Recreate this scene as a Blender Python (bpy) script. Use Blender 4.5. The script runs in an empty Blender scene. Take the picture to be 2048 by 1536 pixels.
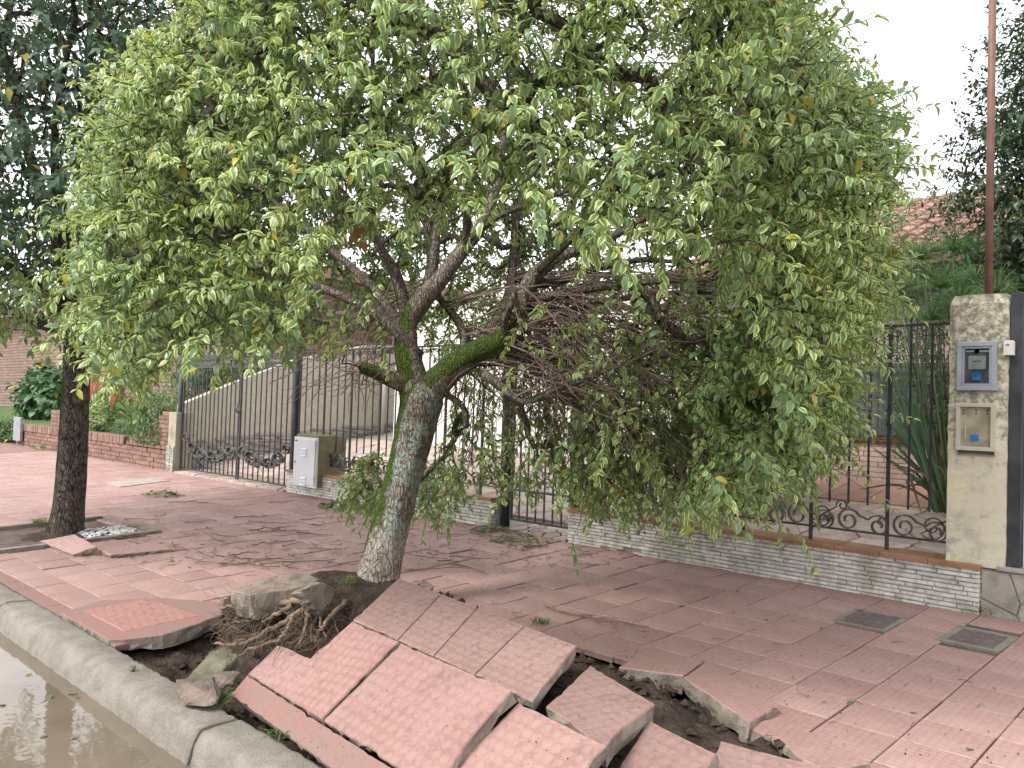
import bpy, bmesh, math, random
import numpy as np
from mathutils import Vector, Matrix

# ------------------------------------------------------------------ camera, world, sun, exposure
random.seed(7); np.random.seed(7); rng = np.random.RandomState(11)
scene = bpy.context.scene
C = scene.collection
R_ = math.radians
FPX, YAW, PITCH, ROLL = 1663.6, R_(-43.894), R_(1.715), R_(1.9405)
SLOPE, YK, H = .0414, 2.0, 1.5                 # pavement cross fall, kerb line, eye height above kerb

_f = Vector((math.sin(YAW)*math.cos(PITCH), math.cos(YAW)*math.cos(PITCH), math.sin(PITCH)))
_r = Vector((math.cos(YAW), -math.sin(YAW), 0)); _u = _r.cross(_f)
RT = _r*math.cos(ROLL)+_u*math.sin(ROLL); UP = -_r*math.sin(ROLL)+_u*math.cos(ROLL); FW = _f
cam = bpy.data.cameras.new('camera'); camo = bpy.data.objects.new('camera', cam); C.objects.link(camo)
camo.matrix_world = Matrix(((RT.x, UP.x, -FW.x, 0), (RT.y, UP.y, -FW.y, 0), (RT.z, UP.z, -FW.z, H), (0, 0, 0, 1)))
cam.sensor_fit = 'HORIZONTAL'; cam.sensor_width = 36; cam.lens = FPX/2048*36
cam.clip_start = .05; cam.clip_end = 2000
scene.camera = camo

SUN_EL, SUN_AZ = R_(46), R_(196)               # azimuth measured from +Y towards +X
sd = Vector((math.sin(SUN_AZ)*math.cos(SUN_EL), math.cos(SUN_AZ)*math.cos(SUN_EL), math.sin(SUN_EL)))
w = bpy.data.worlds.new('World'); scene.world = w; w.use_nodes = True
nt = w.node_tree; nt.nodes.clear()
sky = nt.nodes.new('ShaderNodeTexSky'); sky.sky_type = 'NISHITA'; sky.sun_disc = False
sky.sun_elevation = SUN_EL; sky.sun_rotation = SUN_AZ; sky.dust_density = 3.0; sky.air_density = 1.0; sky.ozone_density = 1.0
hs = nt.nodes.new('ShaderNodeHueSaturation'); hs.inputs['Saturation'].default_value = .22
bg = nt.nodes.new('ShaderNodeBackground'); bg.inputs['Strength'].default_value = .15
ow = nt.nodes.new('ShaderNodeOutputWorld')
nt.links.new(sky.outputs[0], hs.inputs['Color']); mx = nt.nodes.new('ShaderNodeMix'); mx.data_type = 'RGBA'; mx.inputs[0].default_value = .55; mx.inputs[7].default_value = (6.0, 6.0, 6.0, 1)   # even cloud layer
nt.links.new(hs.outputs[0], mx.inputs[6]); nt.links.new(mx.outputs[2], bg.inputs[0]); nt.links.new(bg.outputs[0], ow.inputs[0])
sl = bpy.data.lights.new('sun', 'SUN'); sl.energy = 1.25; sl.angle = R_(16); sl.color = (1, .955, .88)
so = bpy.data.objects.new('sun', sl); C.objects.link(so)
so.rotation_euler = sd.to_track_quat('Z', 'Y').to_euler(); so.location = (0, 0, 20)
vs = scene.view_settings; vs.view_transform = 'Standard'; vs.look = 'None'; vs.gamma = 1; vs.use_curve_mapping = False
vs.exposure = 1.5
scene.render.resolution_x = 1024; scene.render.resolution_y = 768

# ------------------------------------------------------------------ pixels to positions
CAMP = Vector((0, 0, H))
def ray(x, y): return FW+RT*((x-1024)/FPX)-UP*((y-768)/FPX)
def onz(x, y, z): d = ray(x, y); return CAMP+d*((z-H)/d.z)
def ony(x, y, Y): d = ray(x, y); return CAMP+d*(Y/d.y)
def onx(x, y, X): d = ray(x, y); return CAMP+d*(X/d.x)
def dep(x, y, D): return CAMP+ray(x, y)*D
def gz(y): return SLOPE*(y-YK)
def ong(x, y): d = ray(x, y); t = (-H-SLOPE*YK)/(d.z-SLOPE*d.y); return CAMP+d*t
def toplane(x, y, p0, n): d = ray(x, y); return CAMP+d*((p0-CAMP).dot(n)/d.dot(n))
NRT, NUP, NFW = np.array(RT), np.array(UP), np.array(FW)
def projn(P):
    Q = np.asarray(P)-np.array([0, 0, H]); z = Q@NFW
    z2 = np.where(z < .1, .1, z)
    return 1024+FPX*(Q@NRT)/z2, 768-FPX*(Q@NUP)/z2, z
def inpoly(x, y, poly):
    x = np.asarray(x, float); y = np.asarray(y, float); c = np.zeros(x.shape, bool); n = len(poly)
    for i in range(n):
        x0, y0 = poly[i]; x1, y1 = poly[(i+1) % n]
        if y0 == y1: continue
        c ^= ((y0 > y) != (y1 > y)) & (x < (x1-x0)*(y-y0)/(y1-y0)+x0)
    return c

# ------------------------------------------------------------------ object helpers
def tag(o, label=None, cat=None, group=None, kind=None):
    if label: o['label'] = label
    if cat: o['category'] = cat
    if group: o['group'] = group
    if kind: o['kind'] = kind
    return o
def link(name, me, parent=None):
    o = bpy.data.objects.new(name, me); C.objects.link(o)
    if parent is not None: o.parent = parent
    return o
def thing(name, label, cat, loc=(0, 0, 0), group=None):
    o = bpy.data.objects.new(name, None); C.objects.link(o); o.location = loc; o.empty_display_size = .1
    return tag(o, label, cat, group)

class MB:
    def __init__(s): s.v = []; s.f = []; s.m = []; s.sm = []
    def add(s, vs, fs, m=0, smooth=False):
        b = len(s.v); s.v += [tuple(p) for p in vs]
        for f in fs: s.f.append([i+b for i in f]); s.m.append(m); s.sm.append(smooth)
        return s
    def box(s, x0, x1, y0, y1, z0, z1, m=0):
        return s.add([(x0,y0,z0),(x1,y0,z0),(x1,y1,z0),(x0,y1,z0),(x0,y0,z1),(x1,y0,z1),(x1,y1,z1),(x0,y1,z1)],
                     [(0,3,2,1),(4,5,6,7),(0,1,5,4),(1,2,6,5),(2,3,7,6),(3,0,4,7)], m)
    def bbox(s, x0, x1, y0, y1, z0, z1, b=.004, m=0):
        vs = []
        for z, i in ((z0, 0), (z1-b, 0), (z1, b)):
            vs += [(x0+i,y0+i,z),(x1-i,y0+i,z),(x1-i,y1-i,z),(x0+i,y1-i,z)]
        fs = [(3,2,1,0),(8,9,10,11)]
        for k in (0, 4):
            for j in range(4): fs.append((k+j, k+(j+1)%4, k+4+(j+1)%4, k+4+j))
        return s.add(vs, fs, m)
    def tube(s, pts, rad, n=6, m=0, cap=True, smooth=True, flat=None):
        pts = [Vector(p) for p in pts]; k = len(pts)
        if not hasattr(rad, '__len__'): rad = [rad]*k
        vs = []; prev = None
        for i, p in enumerate(pts):
            t = (pts[min(i+1, k-1)]-pts[max(i-1, 0)])
            t = t.normalized() if t.length > 1e-9 else Vector((0, 0, 1))
            if prev is None:
                a = t.cross(Vector((0, 1, 0))) if abs(t.y) < .9 else t.cross(Vector((1, 0, 0)))
                a.normalize()
            else:
                a = prev-t*prev.dot(t)
                a = a.normalized() if a.length > 1e-6 else t.orthogonal().normalized()
            prev = a; b = t.cross(a)
            for j in range(n):
                an = 2*math.pi*(j+.5)/n
                ca, cb = math.cos(an), math.sin(an)
                if flat: cb *= flat
                vs.append(p+(a*ca+b*cb)*rad[i])
        fs = []
        for i in range(k-1):
            for j in range(n): fs.append((i*n+j, i*n+(j+1)%n, (i+1)*n+(j+1)%n, (i+1)*n+j))
        if cap: fs.append(tuple(range(n-1, -1, -1))); fs.append(tuple((k-1)*n+j for j in range(n)))
        return s.add(vs, fs, m, smooth and n > 4)
    def lathe(s, c, prof, n=16, m=0):
        vs = []; fs = []
        for r, z in prof:
            for j in range(n):
                a = 2*math.pi*j/n; vs.append((c[0]+r*math.cos(a), c[1]+r*math.sin(a), c[2]+z))
        for i in range(len(prof)-1):
            for j in range(n): fs.append((i*n+j, i*n+(j+1)%n, (i+1)*n+(j+1)%n, (i+1)*n+j))
        fs.append(tuple(range(n-1, -1, -1))); fs.append(tuple((len(prof)-1)*n+j for j in range(n)))
        return s.add(vs, fs, m, True)
    def prism(s, poly, off, m=0, mside=None):
        n = len(poly); off = Vector(off)
        vs = [Vector(p) for p in poly]+[Vector(p)+off for p in poly]
        s.add(vs, [tuple(range(n))], m)
        b = len(s.v)-2*n
        s.f.append([b+2*n-1-i for i in range(n)]); s.m.append(m if mside is None else mside); s.sm.append(False)
        for i in range(n):
            j = (i+1) % n
            s.f.append([b+j, b+i, b+n+i, b+n+j]); s.m.append(m if mside is None else mside); s.sm.append(False)
        return s
    def mesh(s, mats, name='m'):
        me = bpy.data.meshes.new(name); me.from_pydata(s.v, [], s.f)
        for m in (mats if isinstance(mats, (list, tuple)) else [mats]): me.materials.append(m)
        me.polygons.foreach_set('material_index', s.m); me.polygons.foreach_set('use_smooth', s.sm); me.update()
        return me
    def build(s, name, mats, parent=None): return link(name, s.mesh(mats, name), parent)

# ------------------------------------------------------------------ materials
class NT:
    def __init__(s, name):
        s.mat = bpy.data.materials.new(name); s.mat.use_nodes = True; s.t = s.mat.node_tree
        s.b = s.t.nodes['Principled BSDF']; s.out = s.t.nodes['Material Output']
        s.tc = s.n('ShaderNodeTexCoord')
    def n(s, typ, **kw):
        x = s.t.nodes.new(typ)
        for k, v in kw.items(): setattr(x, k, v)
        return x
    def l(s, a, b): s.t.links.new(a, b)
    def set(s, sock, v):
        if hasattr(v, 'is_linked'): s.l(v, sock)
        elif isinstance(v, (tuple, list)) and len(v) == 3 and sock.type == 'RGBA': sock.default_value = (*v, 1)
        else: sock.default_value = v
    def noise(s, scale, detail=4, rough=.6, coord='Object', dist=0, vec=None):
        x = s.n('ShaderNodeTexNoise'); x.inputs['Scale'].default_value = scale; x.inputs['Detail'].default_value = detail
        x.inputs['Roughness'].default_value = rough; x.inputs['Distortion'].default_value = dist
        s.l(vec if vec is not None else s.tc.outputs[coord], x.inputs['Vector']); return x.outputs['Fac']
    def voro(s, scale, rnd=1, feature='F1', coord='Object', vec=None):
        x = s.n('ShaderNodeTexVoronoi', feature=feature); x.inputs['Scale'].default_value = scale; x.inputs['Randomness'].default_value = rnd
        s.l(vec if vec is not None else s.tc.outputs[coord], x.inputs['Vector']); return x.outputs['Distance']
    def ramp(s, fac, a, b, lo=0., hi=1.):
        x = s.n('ShaderNodeMapRange'); x.interpolation_type = 'SMOOTHSTEP'
        for i, v in enumerate((fac, a, b, lo, hi)): s.set(x.inputs[i], v)
        return x.outputs[0]
    def mix(s, fac, a, b, typ='MIX'):
        x = s.n('ShaderNodeMix', data_type='RGBA', blend_type=typ)
        s.set(x.inputs[0], fac); s.set(x.inputs[6], a); s.set(x.inputs[7], b); return x.outputs[2]
    def math(s, op, a, b=0.):
        x = s.n('ShaderNodeMath', operation=op); s.set(x.inputs[0], a); s.set(x.inputs[1], b); return x.outputs[0]
    def bump(s, h, strength=.5, dist=.01, nrm=None):
        x = s.n('ShaderNodeBump'); x.inputs['Strength'].default_value = strength; x.inputs['Distance'].default_value = dist
        s.l(h, x.inputs['Height'])
        if nrm is not None: s.l(nrm, x.inputs['Normal'])
        return x.outputs[0]
    def done(s, col, rough=.8, nrm=None, spec=.4, metal=0):
        s.set(s.b.inputs['Base Color'], col); s.set(s.b.inputs['Roughness'], rough)
        s.b.inputs['Specular IOR Level'].default_value = spec; s.b.inputs['Metallic'].default_value = metal
        if nrm is not None: s.l(nrm, s.b.inputs['Normal'])
        return s.mat
    def rnd(s):   # random per object, plus a random value baked per piece on joined meshes
        oi = s.n('ShaderNodeObjectInfo'); at = s.n('ShaderNodeAttribute', attribute_name='tint')
        return s.math('FRACT', s.math('ADD', oi.outputs['Random'], at.outputs['Fac']))

def simple(name, c1, c2, rough=.8, scale=6, bscale=60, bstr=.4, bdist=.004, lo=.35, hi=.65, spec=.4, metal=0, var=0.):
    m = NT(name); n1 = m.noise(scale, 5); col = m.mix(m.ramp(n1, lo, hi), c1, c2)
    if var:
        r = m.rnd(); col = m.mix(1, col, m.mix(r, (1-var,)*3, (1+var,)*3), 'MULTIPLY')
    return m.done(col, rough, m.bump(m.noise(bscale, 4), bstr, bdist), spec, metal)

def tile_mat(name, c1, c2, c3, bst=.5, pitch=.053, dirt=.55, dcol=None):
    m = NT(name); r = m.rnd()
    d = m.voro(1/pitch, .06)
    btn = m.ramp(d, .36, .44, 1, 0)
    n1 = m.noise(2.2, 6, .65); n2 = m.noise(22, 5, .7); n3 = m.noise(160, 3, .6)
    base = m.mix(m.ramp(n1, .3, .7), c1, c2)
    base = m.mix(m.math('MULTIPLY', btn, .46 if dirt > .5 else .40), base, c3)
    base = m.mix(m.ramp(n2, .46, .72, 0, dirt), base, dcol or tuple(v*.66 for v in c1))
    base = m.mix(m.ramp(n3, .62, .75, 0, .35), base, (.50, .42, .39))
    if dirt > .5: base = m.mix(m.math('MULTIPLY', m.ramp(m.noise(3.5, 6, .7), .55, .70), m.ramp(n2, .35, .6, .15, .55)), base, (.125, .088, .072))
    base = m.mix(1, base, m.mix(r, (.88, .87, .87), (1.08, 1.09, 1.09)), 'MULTIPLY')
    h = m.math('ADD', m.math('MULTIPLY', btn, .8), m.math('MULTIPLY', n2, .9))
    h = m.math('ADD', h, m.math('MULTIPLY', n3, .35))
    return m.done(base, m.ramp(n2, .3, .7, .55, .85), m.bump(h, bst, .006), .35)

M = {}
M['tile'] = tile_mat('red_paving_tile', (0.274, 0.156, 0.138), (0.333, 0.217, 0.196), (0.362, 0.243, 0.222), .30, .036, .4)
M['slab'] = tile_mat('pink_slab', (0.228, 0.120, 0.105), (0.266, 0.158, 0.143), (0.293, 0.188, 0.173), .30, .053, .6, (0.152, 0.093, 0.080))
M['slab_dirty'] = tile_mat('grimy_pink_slab', (0.220, 0.126, 0.112), (0.268, 0.170, 0.154), (0.292, 0.198, 0.182), .3, .053, .75, (0.152, 0.108, 0.092))
M['salmon'] = tile_mat('salmon_tile', (0.281, 0.133, 0.113), (0.320, 0.168, 0.148), (0.343, 0.195, 0.176), .3)
def strip_mat():
    m = NT('red_edge_strip'); a = m.noise(4, 7, .7); b = m.noise(35, 6, .75); c = m.noise(140, 3)
    col = m.mix(m.ramp(a, .38, .62), (0.240, 0.124, 0.108), (0.200, 0.140, 0.124)); col = m.mix(m.ramp(b, .5, .68, 0, .5), col, (0.136, 0.092, 0.078)); col = m.mix(m.ramp(c, .6, .72, 0, .4), col, (0.336, 0.264, 0.240))
    return m.done(col, .85, m.bump(m.math('ADD', b, m.math('MULTIPLY', c, .6)), .6, .006), .3)
M['strip'] = strip_mat()
def concrete_mat():
    m = NT('kerb_concrete'); a = m.noise(7, 8, .75); b = m.noise(60, 6, .8); c = m.voro(170)
    col = m.mix(m.ramp(a, .35, .65), (0.200, 0.180, 0.152), (0.276, 0.256, 0.224)); col = m.mix(m.ramp(b, .52, .7, 0, .6), col, (0.336, 0.320, 0.288)); col = m.mix(m.ramp(b, .30, .42, .55, 0), col, (0.096, 0.084, 0.070))
    return m.done(col, .9, m.bump(m.math('ADD', m.math('MULTIPLY', b, 1.2), m.math('MULTIPLY', c, .5)), .9, .010), .25)
M['concrete'] = concrete_mat()
M['rubble'] = simple('earthy_stone', (0.104, 0.080, 0.066), (0.196, 0.156, 0.132), .95, 10, 70, 1, .012)
M['pale_rubble'] = simple('earthy_concrete', (.14, .108, .085), (.26, .212, .17), .95, 9, 70, 1, .012)
M['mortar'] = simple('mortar', (0.160, 0.132, 0.108), (0.272, 0.232, 0.196), .95, 9, 70, .9, .01)
M['joint'] = simple('joint_dirt', (.07, .05, .042), (.13, .09, .075), .95, 8, 90, .5, .004)
def soil_mat():
    m = NT('dark_soil'); a = m.noise(9, 7, .7); b = m.noise(60, 5, .75); c = m.voro(55)
    col = m.mix(m.ramp(a, .35, .65), (.045, .032, .026), (.115, .085, .068))
    col = m.mix(m.ramp(b, .6, .75, 0, .6), col, (.20, .155, .125))
    h = m.math('ADD', m.math('MULTIPLY', a, 1.5), m.math('ADD', b, m.math('MULTIPLY', c, .5)))
    return m.done(col, .95, m.bump(h, 1, .03), .2)
M['soil'] = soil_mat()
def water_mat():
    m = NT('muddy_water'); n = m.noise(1.3, 3)
    col = m.mix(m.ramp(n, .35, .65), (.13, .102, .078), (.165, .132, .103))
    h = m.noise(9, 2, .4, dist=.6)
    m.b.inputs['IOR'].default_value = 1.33
    return m.done(col, .035, m.bump(h, .10, .01), .5)
M['water'] = water_mat()
M['asphalt'] = simple('wet_asphalt', (.085, .08, .074), (.155, .145, .13), .45, 3, 130, .6, .006)
M['iron'] = simple('painted_iron', (.022, .023, .027), (.045, .045, .05), .42, 12, 90, .25, .002, spec=.5)
M['iron_worn'] = simple('worn_iron', (.05, .05, .052), (.115, .11, .10), .5, 14, 70, .35, .002, spec=.5)
def brick_white():
    m = NT('whitewashed_slim_brick'); r = m.rnd(); n = m.noise(16, 6, .7); n2 = m.noise(3, 4); n3 = m.noise(90, 4)
    col = m.mix(m.ramp(n, .3, .62), (.38, .355, .325), (.64, .625, .60))
    col = m.mix(m.ramp(n2, .52, .72, 0, .5), col, (.24, .23, .155))
    col = m.mix(1, col, m.mix(r, (.84, .83, .81), (1.08, 1.08, 1.08)), 'MULTIPLY')
    return m.done(col, .9, m.bump(m.math('ADD', n, m.math('MULTIPLY', n3, .5)), .9, .008), .25)
M['wbrick'] = brick_white()
M['wmortar'] = simple('dark_mortar', (.17, .155, .13), (.29, .27, .235), .95, 12, 90, .6, .005)
M['coping'] = simple('orange_coping_tile', (0.212, 0.106, 0.053), (0.297, 0.157, 0.083), .5, 7, 60, .25, .003, var=.10)
M['rbrick'] = simple('red_brick', (0.152, 0.084, 0.066), (0.240, 0.144, 0.116), .9, 14, 80, .8, .006, var=.22)
M['rmortar'] = simple('brick_mortar', (.12, .075, .06), (.20, .14, .12), .95, 12, 80, .6, .005)
def housebrick():
    m = NT('house_brick'); mp = m.n('ShaderNodeMapping'); mp.inputs['Rotation'].default_value = (R_(90), 0, 0)
    m.l(m.tc.outputs['Object'], mp.inputs['Vector'])
    b = m.n('ShaderNodeTexBrick'); m.l(mp.outputs[0], b.inputs['Vector'])
    for k, v in (('Scale', 1.), ('Mortar Size', .012), ('Brick Width', .40), ('Row Height', .105), ('Mortar Smooth', .2)): b.inputs[k].default_value = v
    b.inputs['Color1'].default_value = (.19, .13, .108, 1); b.inputs['Color2'].default_value = (.26, .18, .15, 1); b.inputs['Mortar'].default_value = (.10, .07, .06, 1)
    col = m.mix(m.ramp(m.noise(2, 5), .4, .7, 0, .4), b.outputs['Color'], (.16, .12, .10))
    h = m.math('SUBTRACT', 1., b.outputs['Fac'])
    return m.done(col, .9, m.bump(h, .8, .02), .2)
M['hbrick'] = housebrick()
def plaster(name, c1, c2, stain, lo=.5):
    m = NT(name); a = m.noise(2.2, 7, .7); b = m.noise(11, 6, .7); c = m.noise(70, 4)
    col = m.mix(m.ramp(b, .35, .65), c1, c2); col = m.mix(m.ramp(a, lo, lo+.16, 0, .85), col, stain)
    return m.done(col, .92, m.bump(m.math('ADD', b, m.math('MULTIPLY', c, .4)), .5, .008), .2)
M['cream'] = plaster('cream_render', (0.390, 0.359, 0.289), (0.468, 0.437, 0.359), (0.257, 0.242, 0.156), .56)
M['end_render'] = plaster('grey_cream_render', (.27, .25, .19), (.34, .315, .245), (.18, .17, .115), .5)
M['white_wall'] = plaster('white_render', (0.544, 0.536, 0.512), (0.608, 0.600, 0.584), (0.440, 0.424, 0.400), .6)
M['yard'] = plaster('pale_yard_stone', (.42, .33, .28), (.55, .45, .40), (.35, .27, .24), .6)
def pillar_mat():
    m = NT('weathered_cream_render'); a = m.noise(5.5, 8, .72); b = m.noise(20, 7, .75); c = m.noise(2.0, 4); d = m.noise(120, 3)
    sx = m.n('ShaderNodeSeparateXYZ'); m.l(m.tc.outputs['Object'], sx.inputs[0])
    col = m.mix(m.ramp(a, .46, .66), (.62, .57, .45), (.43, .40, .33))
    up = m.math('ADD', m.ramp(sx.outputs[2], .9, 1.75, 0, .22), b)
    col = m.mix(m.ramp(up, .60, .82, 0, .8), col, (.10, .095, .075))
    col = m.mix(m.ramp(m.math('SUBTRACT', c, m.ramp(sx.outputs[2], .5, 1.9, 0, .16)), .50, .56), col, (.66, .60, .44))
    col = m.mix(m.ramp(m.noise(3.3, 5), .60, .66), col, (.40, .38, .34))
    return m.done(col, .92, m.bump(m.math('ADD', b, m.math('MULTIPLY', d, .4)), .6, .01), .2)
M['pillar'] = pillar_mat()
M['olive'] = plaster('mossy_concrete', (0.176, 0.156, 0.096), (0.240, 0.212, 0.144), (0.136, 0.124, 0.068), .5)
M['stonebase'] = simple('crazy_stone', (0.212, 0.191, 0.162), (0.340, 0.315, 0.276), .9, 5, 60, .8, .01, var=.14)
M['drivestone'] = simple('drive_stone', (0.300, 0.225, 0.191), (0.413, 0.338, 0.300), .85, 5, 60, .5, .006, var=.12)
M['ledge'] = simple('grey_ledgestone', (.22, .21, .19), (.36, .35, .32), .9, 8, 60, .8, .008, var=.2)
M['white_metal'] = simple('white_enamel', (0.568, 0.576, 0.611), (0.619, 0.628, 0.662), .4, 4, 30, .05, .001, spec=.5)
M['grey_plastic'] = simple('blue_grey_plastic', (0.289, 0.315, 0.365), (0.340, 0.365, 0.416), .45, 6, 40, .1, .001)
M['cream_plastic'] = simple('yellowed_plastic', (0.464, 0.432, 0.344), (0.528, 0.496, 0.416), .5, 6, 40, .1, .001)
M['white_plastic'] = simple('white_plastic', (0.561, 0.552, 0.510), (0.612, 0.595, 0.561), .5, 6, 40, .1, .001)
M['dull_panel'] = simple('dirty_panel', (.26, .235, .16), (.40, .365, .27), .6, 9, 60, .2, .002)
M['meter_dark'] = simple('meter_dark', (.06, .064, .07), (.12, .125, .13), .4, 9, 60, .2, .002)
M['meter_grey'] = simple('meter_grey', (.25, .26, .27), (.33, .34, .35), .4, 9, 60, .1, .002)
M['blue_sticker'] = simple('blue_sticker', (0.016, 0.176, 0.440), (0.024, 0.216, 0.496), .5, 9, 60, .05, .001)
M['green_seal'] = simple('green_seal', (.02, .30, .20), (.03, .36, .25), .4, 9, 60, .05, .001)
M['sticker_ink'] = simple('sticker_ink', (.01, .03, .10), (.01, .04, .14), .5, 9, 60, .05, .001)
M['black_post'] = simple('black_painted_post', (.022, .025, .033), (.05, .052, .06), .55, 5, 60, .2, .002)
M['rust_pipe'] = simple('rust_brown_paint', (0.128, 0.060, 0.048), (0.176, 0.088, 0.072), .6, 8, 60, .25, .002)
M['cover'] = simple('cast_iron_cover', (.085, .062, .062), (.15, .115, .11), .7, 20, 120, .6, .004)
M['pebble'] = simple('white_pebble', (0.510, 0.510, 0.510), (0.637, 0.637, 0.637), .6, 6, 40, .2, .002)
M['redwood'] = simple('red_painted_wood', (0.252, 0.038, 0.020), (0.308, 0.056, 0.028), .5, 3, 50, .2, .002)
M['rooftile'] = simple('clay_roof_tile', (.19, .10, .078), (.30, .18, .145), .85, 6, 60, .4, .006, var=.2)
M['siding'] = simple('beige_siding', (0.264, 0.216, 0.188), (0.320, 0.268, 0.232), .8, 5, 60, .3, .003, var=.08)
M['ubrick'] = simple('pinkish_brick', (0.288, 0.200, 0.172), (0.368, 0.272, 0.240), .9, 8, 60, .5, .005, var=.15)
M['shutter'] = simple('dark_shutter', (.055, .055, .06), (.09, .09, .095), .6, 6, 40, .2, .002)
M['grey_plaque'] = simple('grey_plaque', (0.192, 0.208, 0.224), (0.264, 0.280, 0.296), .6, 9, 60, .2, .002)
M['mosswood'] = simple('mossy_slab', (.075, .075, .045), (.165, .155, .115), .9, 7, 60, .8, .01)
M['root'] = simple('root_wood', (0.128, 0.085, 0.060), (0.230, 0.162, 0.115), .85, 12, 80, .6, .004)
M['fineroot'] = simple('fine_root', (0.079, 0.054, 0.037), (0.158, 0.112, 0.079), .9, 12, 80, .3, .002)
M['twig'] = simple('brown_twig', (0.111, 0.075, 0.061), (0.196, 0.140, 0.117), .85, 10, 90, .4, .002)
M['litter'] = simple('litter_twig', (.07, .05, .04), (.15, .11, .085), .9, 10, 90, .3, .002)
M['patch'] = simple('pale_patch_tile', (0.264, 0.216, 0.192), (0.344, 0.288, 0.256), .8, 6, 60, .3, .003)
M['lawn'] = simple('lawn', (0.055, 0.094, 0.022), (0.088, 0.138, 0.033), .9, 9, 90, .8, .02)

def bark(name, base1, base2, moss=(.07, .12, .018), main=False):
    m = NT(name)
    mp = m.n('ShaderNodeMapping'); mp.inputs['Scale'].default_value = (1, 1, .32); m.l(m.tc.outputs['Object'], mp.inputs['Vector'])
    nd = m.n('ShaderNodeTexNoise'); nd.inputs['Scale'].default_value = 14; nd.inputs['Detail'].default_value = 3; m.l(mp.outputs[0], nd.inputs['Vector'])
    va = m.n('ShaderNodeVectorMath', operation='MULTIPLY_ADD'); m.l(nd.outputs['Color'], va.inputs[0]); va.inputs[1].default_value = (.06, .06, .06); m.l(mp.outputs[0], va.inputs[2])
    v = va.outputs[0]
    a = m.noise(30, 7, .75, vec=v, dist=1.2); b = m.noise(5, 5, .6); c = m.noise(80, 4, .7, vec=v); vo = m.voro(34, 1, 'F1', vec=v)
    col = m.mix(m.ramp(a, .36, .62), base1, base2)
    ve = m.voro(46, 1, 'DISTANCE_TO_EDGE', vec=m.mix(.06, v, m.noise(20, 3)) if False else v); crack = m.ramp(ve, .0, .16, 1, 0)
    fl_ = m.noise(55, 3, .6, vec=v)
    col = m.mix(m.ramp(fl_, .54, .64, 0, .6), col, tuple(min(.6, x*1.45) for x in base2)); col = m.mix(m.math('MULTIPLY', crack, m.ramp(b, .35, .6, .25, .75)), col, tuple(x*.45 for x in base1))
    g = m.n('ShaderNodeNewGeometry'); sx = m.n('ShaderNodeSeparateXYZ'); m.l(m.tc.outputs['Object'], sx.inputs[0])
    dot = m.n('ShaderNodeVectorMath', operation='DOT_PRODUCT'); m.l(g.outputs['Normal'], dot.inputs[0])
    dot.inputs[1].default_value = (-.82, -.55, .15)
    z = sx.outputs[2]
    if main:
        # limewash left on the foot of the trunk, orange-brown weathered streak, lichen, moss on the damp side
        col = m.mix(m.math('MULTIPLY', m.ramp(c, .36, .56), m.math('MULTIPLY', m.ramp(z, .45, .85, 1, 0), m.ramp(b, .38, .52))), col, (.52, .47, .41))
        col = m.mix(m.math('MULTIPLY', m.ramp(m.noise(6, 4), .55, .65, 0, .8), m.ramp(z, .85, 1.1)), col, (.24, .14, .095))
        li = m.math('MULTIPLY', m.ramp(m.noise(6, 5, .65), .485, .53), m.ramp(m.noise(38, 5, .75), .45, .50))
        li = m.math('MULTIPLY', li, m.math('MULTIPLY', m.ramp(z, .45, .6), m.ramp(z, 1.55, 1.7, 1, 0)))
        col = m.mix(m.math('MULTIPLY', li, .85), col, (.36, .45, .40))
    mo = m.math('ADD', m.math('MULTIPLY', dot.outputs['Value'], .5), m.math('MULTIPLY', b, .75))
    if main: mo = m.math('ADD', mo, m.ramp(z, 1.45, 1.75, 0, .42)); mo = m.math('SUBTRACT', mo, m.math('ADD', m.ramp(z, 2.05, 2.5, 0, .8), m.ramp(z, .3, .6, .3, 0)))
    col = m.mix(m.ramp(mo, .54, .67, 0, .95), col, m.mix(m.ramp(c, .35, .65), tuple(x*.45 for x in moss), moss))
    h = m.math('ADD', m.math('MULTIPLY', a, 1.3), m.math('ADD', m.math('MULTIPLY', crack, -.9), m.math('MULTIPLY', c, .5)))
    return m.done(col, .92, m.bump(h, 1, .022), .2)
M['bark'] = bark('mossy_bark', (.15, .118, .095), (.36, .31, .26), (.085, .14, .018), main=True)
M['bark_branch'] = bark('branch_bark', (.12, .095, .08), (.25, .205, .175), (.06, .09, .02))
M['bark_dark'] = bark('dark_bark', (.028, .022, .019), (.20, .165, .14), (.045, .07, .018))

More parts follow.
